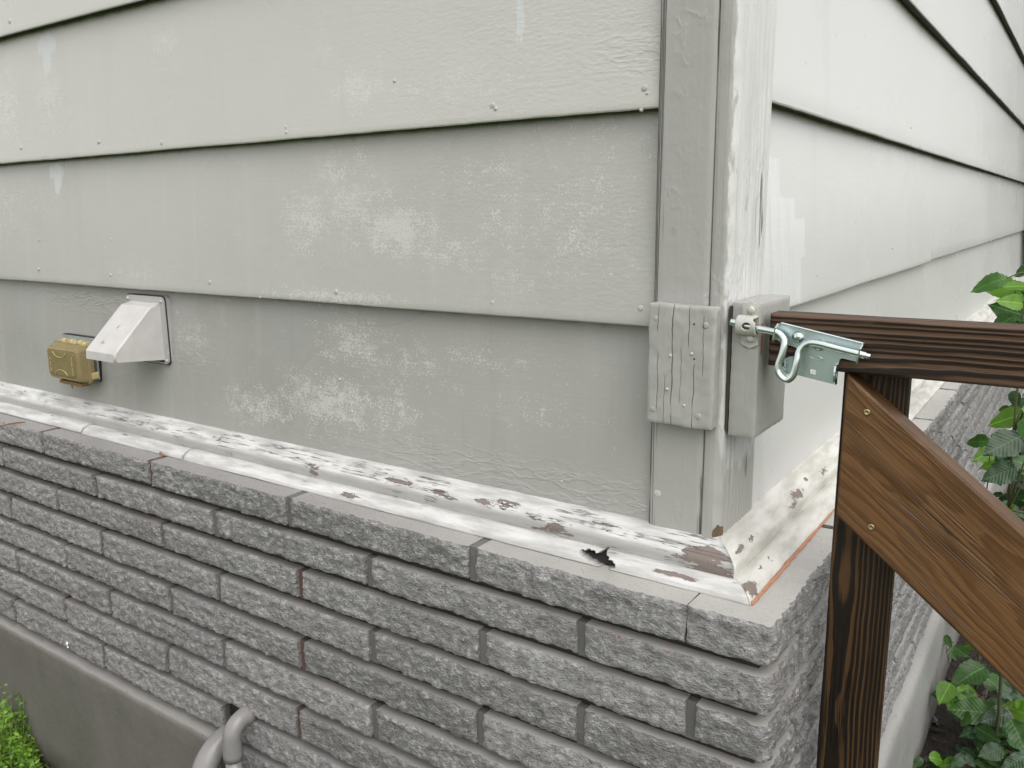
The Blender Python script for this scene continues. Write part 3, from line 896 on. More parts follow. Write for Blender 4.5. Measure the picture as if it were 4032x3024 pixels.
def brick(parent, path, z0, z1, seed, chip=0.0, depth=.055, fine=True, proud=0.0):
    """split-face brick: displaced front along a plan path, flat bed faces behind"""
    mb = MB()
    step = .0046 if fine else .016
    pts = [Vector((*p, 0)) for p in path]
    samples = []
    for a, b in zip(pts, pts[1:]):
        L = (b - a).length
        n = max(2, int(L / step))
        nrm = Vector(((b - a).y, -(b - a).x, 0)).normalized()
        for i in range(n):
            samples.append((a + (b - a) * i / n, nrm))
        last = (b, nrm)
    samples.append(last)
    if len(path) == 3:        # bevel the normals round the corner
        cpt = pts[1]
        out = []
        for p, nrm in samples:
            d = (p - cpt).length
            if d < .012:
                n2 = (Vector((1, -1, 0)).normalized() * (1 - d / .012) + nrm * (d / .012)).normalized()
                p = p - Vector((1, -1, 0)) * .0035 * (1 - d / .012) ** 2
                out.append((p, n2))
            else: out.append((p, nrm))
        samples = out
    nz = max(3, int((z1 - z0) / (.0046 if fine else .018)))
    W = len(samples)
    chips = []
    tx, tz = random.uniform(-.002, .002), random.uniform(-.0025, .0025)
    for j in range(nz + 1):
        fz = j / nz
        for i, (p, nrm) in enumerate(samples):
            z = z0 + (z1 - z0) * fz
            x, y = p.x, p.y
            d = .0024 * fn3(x, y, z, 15, seed) + .0036 * fn3(x, y, z * 1.5, 48, seed + 1) + .0040 * fn3(x, y, z * 1.4, 110, seed + 2)
            d += tz * (fz - .5) + tx * (i / (W - 1) - .5) + proud
            edge = min(fz, 1 - fz) * (z1 - z0)
            e2 = min(i, W - 1 - i) * step
            ed = min(edge, e2)
            if ed < .004: d -= .0030 * (1 - ed / .004)
            zz = z
            if j == 0 or j == nz:
                zz += .0012 * fn3(x, y, z, 60, seed + 4) * (1 if j == 0 else .4)
            q = p + nrm * d
            if i == 0 or i == W - 1:
                tdir = (samples[min(i + 1, W - 1)][0] - samples[max(i - 1, 0)][0]).normalized()
                q += tdir * .0018 * fn3(x, y, z, 55, seed + 6)
            mb.v.append(hp((q.x, q.y, zz)))
            cv = chip * (.42 + .3 * (1 if ed < .006 else 0))
            if len(path) == 3 and (p - pts[1]).length < .012: cv = max(cv, .48)
            chips.append(cv)
    for j in range(nz):
        for i in range(W - 1):
            a = j * W + i
            mb.face((a, a + 1, a + W + 1, a + W), 0, True)
    # bed faces and ends
    inner = []
    for p, nrm in samples:
        if len(path) == 3:
            q = Vector((min(p.x, BD - depth), max(p.y, -BD + depth), 0))
        else: q = p - nrm * depth
        inner.append(q)
    for (j, z, up) in ((0, z0, False), (nz, z1, True)):
        t0 = len(mb.v)
        for i in range(W): mb.v.append(mb.v[j * W + i])
        b0 = len(mb.v)
        for q in inner: mb.v.append(hp((q.x, q.y, z)))
        for i in range(W - 1):
            q = (t0 + i, t0 + i + 1, b0 + i + 1, b0 + i)
            mb.face(q if up else q[::-1], 0, False)
        if up: topb = b0
        else: botb = b0
    for i, rev in ((0, False), (W - 1, True)):
        ids = [mb.vert(mb.v[j * W + i]) for j in range(nz + 1)] + [mb.vert(mb.v[topb + i]), mb.vert(mb.v[botb + i])]
        mb.face(ids if rev else ids[::-1], 0, False)
    mb.attr = {'chip': chips}
    return mb.build('brick', MAT['brick'], parent)

# mortar: recessed bed plane plus fillets in the upright joints
def mortar_wall():
    mb = MB()
    bare = []
    def addbox(lo, hi, b):
        n0 = len(mb.v); mb.box(hp(lo), hp(hi)); bare.extend([b] * (len(mb.v) - n0))
    addbox((-LEN_L, -(BD - .021), GZ), (BD - .021, .03, .8150), -1.0)
    addbox((-.03, .03, GZ), (BD - .021, LEN_R, .8150), -1.0)
    return mb, bare, addbox
JL = {0: [-1.563, -1.141, -.730, -.331, .004], 1: [-1.353, -.942, -.543, -.147], 2: [-1.525, -1.120, -.711, -.316, .0127], 3: [-1.355, -.946, -.543, -.147],
      4: [-1.521, -1.113, -.718, -.322, .010], 5: [-1.766, -1.348, -.949, -.547, -.150], 6: [-1.555, -1.143, -.740, -.335, .008], 7: [-1.820, -1.402, -.975, -.57, -.16],
      8: [-.76, -.35, .006], 9: [-.56, -.15], 10: [-.75, -.34, .006], 11: [-.56, -.15]}
mbm, bare, addbox = mortar_wall()
REDJ = {(0, -1.563), (0, -1.141), (4, -.718), (6, -.740), (6, -1.555), (2, -.711), (7, -.57)}
for c in range(12):
    z0, z1 = limits(c)
    for x in JL[c]:
        if c > 7 and x < -.96: continue
        if (c, x) == (0, .004): continue
        addbox((x - .0078, -BD + .0085 + random.uniform(-.001, .0015), z0 - .004), (x + .0078, -.045 if c == 0 else -BD + .02, z1 - .0012), .85 if (c, x) in REDJ else .12)
JR = {}
for c in range(12):
    start = .255 if c % 2 == 0 else .02
    JR[c] = [start + .405 * n + random.uniform(-.012, .012) for n in range(19) if start + .405 * n < LEN_R]
    z0, z1 = limits(c)
    if c > 8: continue
    for y in JR[c]:
        if y < 5: addbox((BD - .02, y - .0065, z0 - .004), (BD - .009 + random.uniform(-.002, .001), y + .0065, z1 - .0012), .3)
mbm.attr = {'bare': bare}
mort = mbm.build('brick_wall', MAT['mortar'], house)

G = .0076
sd_ = 0
stuff = None
for c in range(12):
    z0, z1 = limits(c)
    js = [j for j in JL[c] if not (c > 7 and j < -.96)]
    # left wall stretchers
    edges = list(js)
    if c <= 7:
        x = edges[0]
        while x > -3.4:
            x -= .41; edges.insert(0, x)
    else:
        edges.insert(0, -.955)
    for a, b in zip(edges, edges[1:]):
        sd_ += 1
        lo, hi = a + G, b - G
        ga = 0
        if c == 7 and abs(b + .975) < .01: hi = b + .004
        if c == 7 and abs(a + .975) < .01: lo = a + .045
        if c == 0 and abs(b - .004) < .001: hi = b - .0012
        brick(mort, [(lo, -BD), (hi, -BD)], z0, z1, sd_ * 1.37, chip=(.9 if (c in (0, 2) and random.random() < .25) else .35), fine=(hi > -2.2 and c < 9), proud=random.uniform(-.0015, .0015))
    # corner brick wraps round
    sd_ += 1
    a = edges[-1] + G if c else edges[-1] + .0012
    if c < 9:
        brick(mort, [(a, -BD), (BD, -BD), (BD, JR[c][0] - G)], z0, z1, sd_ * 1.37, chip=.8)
        for q, (y0, y1) in enumerate(zip(JR[c], JR[c][1:])):
            sd_ += 1
            brick(mort, [(BD, y0 + G), (BD, y1 - G)], z0, z1, sd_ * 1.37, chip=.4, fine=(y1 < 2.2))
    else:
        brick(mort, [(a, -BD), (BD, -BD)], z0, z1, sd_ * 1.37, chip=.3, fine=False)

# ---- concrete foundation, proud of the brick with a sloping ledge
def foundation():
    mb = MB()
    def run(pts_fn, s0, s1, n, prof, flip):
        W = len(prof)
        b = len(mb.v)
        for i in range(n + 1):
            s = s0 + (s1 - s0) * i / n
            for (d, z) in prof:
                w = .002 * fn3(s, z, d, 7) + .0012 * fn3(s, z, d, 30)
                mb.v.append(hp(pts_fn(s, d + w, z + (w * 1.4 if z > GZ + .1 else 0))))
        for i in range(n):
            for j in range(W - 1):
                q = (b + i * W + j, b + i * W + j + 1, b + (i + 1) * W + j + 1, b + (i + 1) * W + j)
                mb.face(q if not flip else q[::-1], 0, True)
        if s1 == .972: mb.face([b + n * W + j for j in range(W)], 0)
    profL = [(.090, .262), (.113, .2575), (.117, .2535), (.1200, .2490), (.1212, .243)] + [(.1212 + .004 * t / 10, .243 - (.36) * t / 10) for t in range(1, 11)]
    run(lambda s, d, z: (-s, -d, z), LEN_L, .972, 300, profL, True)
    profR = [(.090, .206), (.114, .2025), (.122, .198), (.130, .190), (.134, .176)] + [(.134 + .006 * t / 8, .176 - .30 * t / 8) for t in range(1, 9)]
    run(lambda s, d, z: (d, s, z), -.11, LEN_R, 300, profR, True)
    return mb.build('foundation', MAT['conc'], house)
foundation()

# ------------------------------------------------------------------ vent hood
vent = empty('vent_hood', (-1.266 - .0129, .008, .992 - .0019))
tag(vent, 'pale sloping metal vent hood on the grey siding', 'vent')
VO = Vector((-1.266, 0, .992))
def rel(o):
    return lambda p: (p[0] - o[0], p[1] - o[1], p[2] - o[2])
V = rel(VO)
def rounded_rect(x0, x1, z0, z1, r, n=5):
    out = []
    for cx, cz, a0 in ((x1 - r, z1 - r, 0), (x0 + r, z1 - r, 90), (x0 + r, z0 + r, 180), (x1 - r, z0 + r, 270)):
        for i in range(n + 1):
            a = math.radians(a0 + 90 * i / n)
            out.append((cx + r * math.cos(a), cz + r * math.sin(a)))
    return out
def slab(mb, outline, y0, y1, T=lambda p: p, m=0):
    """extrude an x-z outline from y0 (front) to y1 (back)"""
    f = [mb.vert(T((x, y0, z))) for x, z in outline]; b = [mb.vert(T((x, y1, z))) for x, z in outline]
    mb.face(f, m); mb.face(b[::-1], m)
    n = len(f)
    for i in range(n): mb.face((f[i], b[i], b[(i + 1) % n], f[(i + 1) % n]), m)
mb = MB(); slab(mb, rounded_rect(-1.338, -1.1965, .990, 1.1375, .012), -.0028, -.0008, V)
mb.build('gasket', MAT['gasket'], vent, True)
mb = MB(); slab(mb, rounded_rect(-1.3375, -1.1970, .9905, 1.1370, .012), -.0008, .020, V)
mb.build('caulk_bed', MAT['flange'], vent, True)
mb = MB(); slab(mb, rounded_rect(-1.3355, -1.1985, .9925, 1.1350, .011), -.0062, -.0028, V)
mb.build('flange', MAT['flange'], vent, True)
def hood():
    mb = MB()
    x0, x1 = -1.3210, -1.2115
    # side profile (y, z): top back, knee, lip top, lip bottom, then bottom back
    pr = [(-.0062, 1.1215), (-.028, 1.1165), (-.034, 1.1115), (-.1115, 1.0345), (-.1165, 1.0285), (-.1175, 1.0120)]
    e = .0045
    rowsL = []
    secs = []
    for i, (y, z) in enumerate(pr):
        secs.append([mb.vert(V((x0, y, z - e))), mb.vert(V((x0 + e * .3, y - (0 if i < 3 else 0), z - e * .3))), mb.vert(V((x0 + e, y, z))), mb.vert(V((x1 - e, y, z))), mb.vert(V((x1 - e * .3, y, z - e * .3))), mb.vert(V((x1, y, z - e)))])
    # the lip faces forward: push its side columns back instead of down
    for s, (y, z) in zip(secs[4:], pr[4:]):
        for q, dx, dy in ((0, 0, e), (1, .3 * e, .3 * e), (4, 0, .3 * e), (5, 0, e)):
            v = mb.v[s[q]]; mb.v[s[q]] = (v[0], v[1] + dy, z - VO[2])
    for a, b in zip(secs, secs[1:]):
        for k2 in range(5):
            mb.face((a[k2], b[k2], b[k2 + 1], a[k2 + 1]), 0, k2 in (0, 1, 3, 4))
    for col_, x, fl in ((0, x0, True), (5, x1, False)):
        ids = [s[col_] for s in secs] + [mb.vert(V((x, -.0062, 1.0020)))]
        mb.face(ids if fl else ids[::-1])
    o = mb.build('hood', MAT['hood'], vent, True)
    so = o.modifiers.new('thickness', 'SOLIDIFY'); so.thickness = .0012; so.offset = -1
    return o
hd = hood()
mb = MB(); slab(mb, [(-1.319, .9965), (-1.2135, .9965), (-1.2135, 1.110), (-1.319, 1.110)], -.0066, -.0063, V)
mb.build('duct_opening', MAT['dark'], vent, True)
for (x, z) in [(-1.3275, 1.1270), (-1.2065, 1.1260), (-1.2055, 1.0005), (-1.3280, 1.0005)]:
    mb = MB(); mb.lathe([(.0042, 0), (.0040, .0016), (.0022, .0030), (.0006, .0033)], V((x, -.0062, z)), (0, -1, 0), 10)
    mb.build('screw', MAT['flange'], vent)
# scuffs on the slope
for (fx, fz, L) in [(-1.268, 1.073, .010), (-1.283, 1.045, .007), (-1.277, 1.044, .005)]:
    mb = MB()
    y = -.034 - (1.1115 - fz) / (1.1115 - 1.0345) * (.1115 - .034)
    mb.quad(V((fx, y - .0006, fz)), V((fx + .002, y - .0006, fz)), V((fx + .004, y + .0072 * L / .01 - .0006, fz + .0072 * L / .01)), V((fx + .003, y + .0072 * L / .01 - .0006, fz + .0072 * L / .01)))
    mb.build('scuff_mark', MAT['mulch'], vent)

# ------------------------------------------------------------------ outlet cover
OO = Vector((-1.535, 0, .900))
outlet = empty('outlet_cover', OO + Vector((-.0149, .008, -.0026)))
tag(outlet, 'yellowed clear plastic weatherproof outlet cover left of the vent hood', 'outlet cover')
T = rel(OO)
mb = MB(); slab(mb, rounded_rect(-1.6185, -1.4700, .9275, 1.0300, .006), -.0055, .026, T); mb.build('gasket', MAT['gasket'], outlet, True)
mb = MB(); slab(mb, rounded_rect(-1.6165, -1.4735, .9300, 1.0280, .005), -.0090, -.0055, T); mb.build('back_plate', MAT['platemetal'], outlet, True)
mb = MB(); slab(mb, rounded_rect(-1.595, -1.489, .937, 1.020, .005), -.0200, -.0090, T); mb.build('receptacle', MAT['platemetal'], outlet, True)
for (x, z) in [(-1.515, .979), (-1.568, .979)]:
    mb = MB(); mb.lathe([(.016, 0), (.016, .004), (.0145, .005)], T((x, -.0200, z)), (0, -1, 0), 16); mb.build('socket', MAT['platemetal'], outlet)
def shell():
    """hollow lid: stacked rounded rings from the hinge plane to the face"""
    mb = MB()
    rings = []
    lv = [(-.0235, .0025), (-.0300, .0025), (-.0312, -.0010), (-.0365, -.0010), (-.0380, .0030), (-.0520, .0050), (-.0560, .0075), (-.0585, .0110)]
    for y, ins in lv:
        o = rounded_rect(-1.6045 + ins, -1.4585 - ins, .9285 + ins, 1.0150 - ins, .009)
        rings.append([mb.vert(T((x, y, z))) for x, z in o])
    n = len(rings[0])
    for a, b in zip(rings, rings[1:]):
        for i in range(n): mb.face((a[i], a[(i + 1) % n], b[(i + 1) % n], b[i]), 0, False)
    mb.face(rings[-1])
    o = mb.build('lid', MAT['amber'], outlet, True)
    so = o.modifiers.new('thickness', 'SOLIDIFY'); so.thickness = .0020; so.offset = -1
    return o
shell_o = shell()
# raised panel, arcs and moulded lettering strokes on the face
mb = MB(); slab(mb, rounded_rect(-1.5860, -1.4765, .9465, .9985, .004), -.0610, -.0583, T); mb.build('raised_panel', MAT['amber'], shell_o, True)
FY = -.0616
for (cz, sgn) in ((1.0000, -1), (.9450, 1)):
    mb = MB()
    pts = [(-1.5350 + .027 * math.sin(a), FY, cz + sgn * (.0135 * math.cos(a) - .0005)) for a in [(-1.45 + 2.9 * i / 16) for i in range(17)]]
    mb.tube([T(p) for p in pts], .0009, 6); mb.build('raised_arc', MAT['amber_e'], shell_o)
mb = MB()
for (x, zz) in [(-1.4845, [.951, .9545, .958, .9615, .965, .9715, .975, .9785, .984, .9875, .991]), (-1.5790, [.953, .9565, .960, .966, .9695, .973, .980, .9835])]:
    for z in zz:
        mb.box(T((x - .0019, FY - .0003, z - .0010)), T((x + .0019, FY + .0007, z + .0010)))
mb.build('moulded_marks', MAT['amber_e'], shell_o)
mb = MB()
mb.tube([T((-1.598, -.030, 1.0175)), T((-1.466, -.030, 1.0175))], .0060, 10)
mb.build('hinge', MAT['amber_e'], outlet)
mb = MB()
for x in (-1.562, -1.528, -1.492):
    mb.tube([T((x - .010, -.030, 1.0190)), T((x + .010, -.030, 1.0190))], .0078, 10)
mb.build('hinge_knuckles', MAT['amber_e'], outlet)
mb = MB(); mb.box(T((-1.572, -.050, .9215)), T((-1.480, -.024, .9300)), 0, .002); mb.build('cord_port', MAT['straw'], outlet)
mb = MB(); slab(mb, rounded_rect(-1.4575, -1.4480, .940, .955, .003), -.034, -.022, T); mb.build('latch_tab', MAT['amber_e'], outlet, True)
mb = MB()
mb.tube([T((-1.545, -.036, .9225)), T((-1.544, -.036, .915)), T((-1.5435, -.036, .908))], [.0016, .0012, .0004], 6); mb.build('drip', MAT['gasket'], outlet)

# ------------------------------------------------------------------ pipes
pr = empty('elbow_pipe', (-.887, -.150, GZ))
tag(pr, 'slim grey plastic pipe with elbow turning into the brick', 'pipe')
PO = (-.887, -.150, GZ); T = rel(PO)
def arc(c, r, a0, a1, n, f):
    return [f(c[0] + r * math.cos(math.radians(a0 + (a1 - a0) * i / n)), c[1] + r * math.sin(math.radians(a0 + (a1 - a0) * i / n))) for i in range(n + 1)]
mb = MB(); mb.tube([T((-.887, -.150, GZ)), T((-.887, -.150, .306))], .0150, 20); mb.build('pipe_shaft', MAT['pvc'], pr)
mb = MB()
el = [(-.887, -.150, .276), (-.887, -.150, .288)] + arc((-.150 + .030, .318), .030, 180, 95, 8, lambda y, z: (-.887, y, z)) + [(-.887, -.118, .3485), (-.887, -.085, .349)]
mb.tube([T(p) for p in el], [.0185] * 2 + [.0172] * (len(el) - 4) + [.0185] * 2, 20)
mb.build('elbow', MAT['pvc'], pr)
mb = MB(); mb.lathe([(.0150, 0), (.0182, .001), (.0182, .006), (.0178, .0065)], T((-.887, -.150, .275)), (0, 0, 1), 20); mb.build('collar', MAT['pvc'], pr)
pb = empty('bent_pipe', (-.957, -.178, GZ))
tag(pb, 'thick grey pipe bending into the wall below the lowest brick', 'pipe')
T = rel((-.957, -.178, GZ))
mb = MB()
el = [(-.957, -.178, GZ), (-.957, -.178, .190)] + arc((-.178 + .075, .200), .075, 180, 100, 12, lambda y, z: (-.957, y, z)) + [(-.957, -.06, .2755)]
mb.tube([T(p) for p in el], .0240, 24)
mb.build('pipe_shaft', MAT['pvc'], pb)

# ------------------------------------------------------------------ wooden blocks at the corner
b1 = empty('wood_block', (-.049, -.02, 1.022))
tag(b1, 'cracked grey painted wood block nailed on the flat face of the corner board', 'wood block', 'painted blocks at the house corner')
T = rel((-.049, -.02, 1.022))
def rough_block(lo, hi, T, seed, step=.006, amp=.0007, skew=0.0):
    """box with slightly uneven faces and worn edges, all faces gridded"""
    mb = MB()
    x0, y0, z0 = lo; x1, y1, z1 = hi
    def dsp(p):
        x, y, z = p
        ax = min(x - x0, x1 - x); ay = min(y - y0, y1 - y); az = min(z - z0, z1 - z)
        near = sorted((ax, ay, az))
        w = max(0, 1 - near[1] / .0022)
        cx, cy, cz = (x0 + x1) / 2, (y0 + y1) / 2, (z0 + z1) / 2
        v = Vector((1 if x > cx else -1, 1 if y > cy else -1, 1 if z > cz else -1))
        wt = Vector((1 if ax < .001 else 0, 1 if ay < .001 else 0, 1 if az < .001 else 0))
        n = amp * fn3(x, y, z, 28, seed) + amp * .8 * fn3(x, y, z, 90, seed)
        q = Vector((x, y, z)) + Vector((v.x * wt.x, v.y * wt.y, v.z * wt.z)) * (n - w * w * .0010)
        q.z += skew * (q.x - cx)
        return T(q)
    nx, ny, nz = max(2, int((x1 - x0) / step)), max(2, int((y1 - y0) / step)), max(2, int((z1 - z0) / step))
    mb.grid(lambda u, v: dsp((x0 + (x1 - x0) * u, y0, z0 + (z1 - z0) * v)), nx, nz)
    mb.grid(lambda u, v: dsp((x0 + (x1 - x0) * u, y1, z0 + (z1 - z0) * v)), nx, nz, flip=True)
    mb.grid(lambda u, v: dsp((x1, y0 + (y1 - y0) * u, z0 + (z1 - z0) * v)), ny, nz)
    mb.grid(lambda u, v: dsp((x0, y0 + (y1 - y0) * u, z0 + (z1 - z0) * v)), ny, nz, flip=True)
    mb.grid(lambda u, v: dsp((x0 + (x1 - x0) * u, y0 + (y1 - y0) * v, z1)), nx, ny)
    mb.grid(lambda u, v: dsp((x0 + (x1 - x0) * u, y0 + (y1 - y0) * v, z0)), nx, ny, flip=True)
    return mb
mb = rough_block((-.0945, -.0300, 1.0230), (-.0035, -.0085, 1.1815), T, 3.3, .0030, .0009, -.02)
mb.build('block', MAT['block'], b1)
for (x, z, r) in [(-.0831, 1.1614, .0042), (-.0164, 1.1577, .0042), (-.0854, 1.0424, .0042), (-.0221, 1.0404, .0046)]:
    nail(b1, T((x, -.0298, z)), (0, -1, 0), r, MAT['block'], 'nail_head', .0012)
for (x, z) in [(-.0334, 1.1204), (-.0625, 1.1154), (-.0414, 1.0521), (-.0656, 1.071)]:
    nail(b1, T((x, -.0296, z)), (0, -1, 0), .0022, MAT['nail'], 'paint_lump', .0020, 7)
nail(b1, T((-.0314, -.0300, 1.1583)), (0, -1, 0), .0012, MAT['dark'], 'nail_hole', .0003, 7)
nail(b1, T((-.0300, -.0300, 1.1140)), (0, -1, 0), .0012, MAT['dark'], 'nail_hole', .0003, 7)

b2 = empty('latch_post', (.026, .06, 1.012))
tag(b2, 'grey painted post behind the keeper, round the corner from the nailed block', 'wood block', 'painted blocks at the house corner')
T = rel((.026, .06, 1.012))
mb = rough_block((.0075, -.0040, 1.0135), (.0440, .1180, 1.1860), T, 8.1, .0040, .0005)
mb.build('block', MAT['post'], b2)
mb = MB()
for j in range(10):
    a, b = j / 10, (j + 1) / 10
    w = lambda t: .0022 + .0026 * max(0, .3 + fn3(t, 0, 0, 7))
    za, zb = 1.1210 + .040 * a, 1.1210 + .040 * b
    mb.quad(T((.0446, .0010, za)), T((.0446, .0010 + w(a) * 1.8, za)), T((.0446, .0010 + w(b) * 1.8, zb)), T((.0446, .0010, zb)))
mb.build('bare_wood_scrape', MAT['rust'], b2)
mb = MB(); mb.box(T((.0036, -.003, 1.02)), T((.0074, .11, 1.18))); mb.build('gap_shade_strip', MAT['edge'], b2)  # dark strip painted as the shade between post and corner board

# keeper bolted on the post
kp = empty('latch_keeper', (.033, -.006, 1.13))
tag(kp, 'beige painted steel latch keeper holding the bolt tip on the post', 'latch keeper')
T = rel((.033, -.006, 1.13))
mb = MB(); slab(mb, [(.0212, 1.1345), (.0327, 1.1300), (.0432, 1.1345), (.0432, 1.1830), (.0325, 1.1873), (.0212, 1.1832)], -.0068, -.0042, T)
mb.build('plate', MAT['keeper'], kp, True)
def band():
    mb = MB()
    zc, yc, R = 1.1585, -.0092, .0128
    N, M2 = 30, 16
    x0, x1 = .0180, .0428
    def pos(u, v):
        a = math.radians(-100 + 200 * v)          # around x axis, front = -y
        xl = x0
        xr = x1 - .004 * math.sin(max(0, min(1, (v - .62) / .2)) * math.pi)
        x = xl + (xr - xl) * u
        return Vector((x, yc - R * math.cos(a), zc + R * math.sin(a)))
    ids = {}
    for j in range(N + 1):
        for i in range(M2 + 1):
            ids[i, j] = mb.vert(T(pos(i / M2, j / N)))
    hc = pos(.56, .50)
    for j in range(N):
        for i in range(M2):
            c = pos((i + .5) / M2, (j + .5) / N)
            if (c - hc).length < .0052: continue
            mb.face((ids[i, j], ids[i + 1, j], ids[i + 1, j + 1], ids[i, j + 1]), 0, True)
    # pull the rim vertices of the hole on to a circle
    for (i, j), vi in ids.items():
        p = pos(i / M2, j / N); d = p - hc
        if .0034 < d.length < .0066:
            q = hc + d.normalized() * .0053
            aa = Vector((0, q.y - yc, q.z - zc)); aa = aa.normalized() * R
            mb.v[vi] = T((q.x, yc + aa.y, zc + aa.z))
    o = mb.build('loop', MAT['keeper'], kp)
    so = o.modifiers.new('thickness', 'SOLIDIFY'); so.thickness = .0022; so.offset = -1
    # ears above and below
    mb = MB(); slab(mb, rounded_rect(.0245, .0415, 1.169, 1.1835, .006), -.0092, -.0068, T); mb.build('ear', MAT['keeper'], kp, True)
    mb = MB(); slab(mb, rounded_rect(.0245, .0415, 1.1385, 1.148, .0045), -.0092, -.0068, T); mb.build('ear', MAT['keeper'], kp, True)
band()
for (x, z) in [(.0335, 1.1775), (.0335, 1.1425)]:
    mb = MB(); mb.lathe([(.0052, 0), (.0050, .0016), (.0036, .0034), (.0014, .0040)], T((x, -.0090, z)), (0, -1, 0), 14); mb.build('screw', MAT['keeper'], kp)

# ------------------------------------------------------------------ slide bolt on the gate rail
lt = empty('slide_bolt', (.115, 0, 1.09))
tag(lt, 'shiny zinc slide bolt latch with bent rod handle on the gate rail', 'latch')
T = rel((.115, 0, 1.09))
def poly_tess(mb, outer, holes, y0, y1, T, m=0):
    from mathutils.geometry import tessellate_polygon
    loops = [[Vector((x, 0, z)) for x, z in outer]] + [[Vector((x, 0, z)) for x, z in h] for h in holes]
    allp = [p for l in loops for p in l]
    tris = tessellate_polygon(loops)
    f = [mb.vert(T((p.x, y0, p.z))) for p in allp]; b = [mb.vert(T((p.x, y1, p.z))) for p in allp]
    for t in tris:
        mb.face([f[i] for i in t], m); mb.face([b[i] for i in t][::-1], m)
    o = 0
    for l in loops:
        n = len(l)
        for i in range(n):
            a, c = o + i, o + (i + 1) % n
            mb.face((f[a], b[a], b[c], f[c]), m)
        o += n
PL = [(.0640, 1.1600), (.0665, 1.1632), (.0719, 1.1628), (.1653, 1.1455), (.1610, 1.1228), (.1420, 1.1258), (.1392, 1.1245), (.1380, 1.1190), (.1358, 1.0936), (.1274, 1.0948), (.0915, 1.1005), (.0790, 1.1015), (.0765, 1.1090), (.0775, 1.1215), (.0876, 1.1240), (.0892, 1.1300), (.0880, 1.1338), (.0840, 1.1352), (.0700, 1.1385), (.0640, 1.1420)]
SQ = [(.1049, 1.1098), (.1129, 1.1090), (.1126, 1.1022), (.1054, 1.1032)]
mb = MB(); poly_tess(mb, PL, [SQ], -.0005, .0022, T)
plate = mb.build('plate', MAT['zinc'], lt, True)
# folded top edge that leans over the rod
mb = MB()
tl = [(.0700, 1.1631), (.1653, 1.1455)]
pa, pb_ = tl
mb.quad(T((pa[0], -.0010, pa[1] - .0008)), T((pb_[0], -.0010, pb_[1] - .0008)), T((pb_[0] - .0006, -.0048, pb_[1] + .0008)), T((pa[0] - .0006, -.0048, pa[1] + .0008)))
o = mb.build('top_fold', MAT['zinc_bright'], plate)
so = o.modifiers.new('thickness', 'SOLIDIFY'); so.thickness = .0014; so.offset = 0
# end flanges, set square to the rod
ax = Vector((.0942, 0, -.0175)).normalized()
perp = Vector((-ax.z, 0, ax.x))
def flange(c, half, fwd):
    mb = MB()
    c = Vector(c)
    prof = [(-half, 0), (-half, -fwd * .75), (-half * .75, -fwd), (half * .6, -fwd), (half, -fwd * .6), (half, 0)]
    f = [mb.vert(T(c + perp * a + Vector((0, b, 0)) - ax * .0009)) for a, b in prof]; b2_ = [mb.vert(T(c + perp * a + Vector((0, b, 0)) + ax * .0009)) for a, b in prof]
    mb.face(f); mb.face(b2_[::-1])
    for i in range(len(f)): mb.face((f[i], b2_[i], b2_[(i + 1) % len(f)], f[(i + 1) % len(f)]))
    mb.build('end_flange', MAT['zinc_bright'], plate, True)
flange((.0652, 0, 1.1520), .0115, .0165)
flange((.1630, 0, 1.1342), .0115, .0165)
# padlock tabs standing out from the lower corners
def tab(x, z0, z1):
    mb = MB()
    y0, y1 = 0, -.0125
    out = []
    for i in range(9):
        a = math.radians(-90 + 180 * i / 8)
        out.append((y0 + (y1 + .0055) - .0055 * math.cos(a), (z0 + z1) / 2 + (z1 - z0) / 2 * math.sin(a)))
    out = [(y0, z0)] + out + [(y0, z1)]
    hole = [(-.0066 + .0026 * math.cos(2 * math.pi * i / 10), (z0 + z1) / 2 + .0046 * math.sin(2 * math.pi * i / 10)) for i in range(10)]
    from mathutils.geometry import tessellate_polygon
    loops = [[Vector((a, b, 0)) for a, b in out], [Vector((a, b, 0)) for a, b in hole]]
    allp = [p for l in loops for p in l]
    f = [mb.vert(T((x - .0011, p.x, p.y))) for p in allp]; g2 = [mb.vert(T((x + .0011, p.x, p.y))) for p in allp]
    for t in tessellate_polygon(loops):
        mb.face([f[i] for i in t]); mb.face([g2[i] for i in t][::-1])
    o = 0
    for l in loops:
        n = len(l)
        for i in range(n): mb.face((f[o + i], g2[o + i], g2[o + (i + 1) % n], f[o + (i + 1) % n]))
        o += n
    mb.build('padlock_tab', MAT['zinc_bright'], plate, True)
tab(.1368, 1.0945, 1.1185)
tab(.0785, 1.1010, 1.1225)
rod = [(.0095, 1.1620), (.0163, 1.1609), (.0411, 1.1562), (.0633, 1.1532), (.0708, 1.1508), (.0772, 1.1431), (.0764, 1.1292), (.0730, 1.1151), (.0735, 1.1045), (.0825, 1.0968), (.0905, 1.1029), (.0937, 1.1190), (.0955, 1.1326), (.1015, 1.1408), (.1125, 1.1432), (.1367, 1.1390), (.1619, 1.1345), (.1700, 1.1331)]
ys = [-.0125, -.0125, -.0122, -.0118, -.0125, -.0145, -.0165, -.0180, -.0190, -.0192, -.0182, -.0165, -.0140, -.0120, -.0112, -.0110, -.0110, -.0110]
pts = smooth_path([(x, y, z) for (x, z), y in zip(rod, ys)], 7)
mb = MB(); mb.tube([T(p) for p in pts], .0044, 14)
mb.build('rod', MAT['zinc_bright'], lt)
mb = MB(); mb.lathe([(.0033, 0), (.0033, .004), (.0028, .0045)], T((.1703, -.0110, 1.1331)), tuple(ax), 10); mb.build('rod_tip', MAT['zinc_bright'], lt)
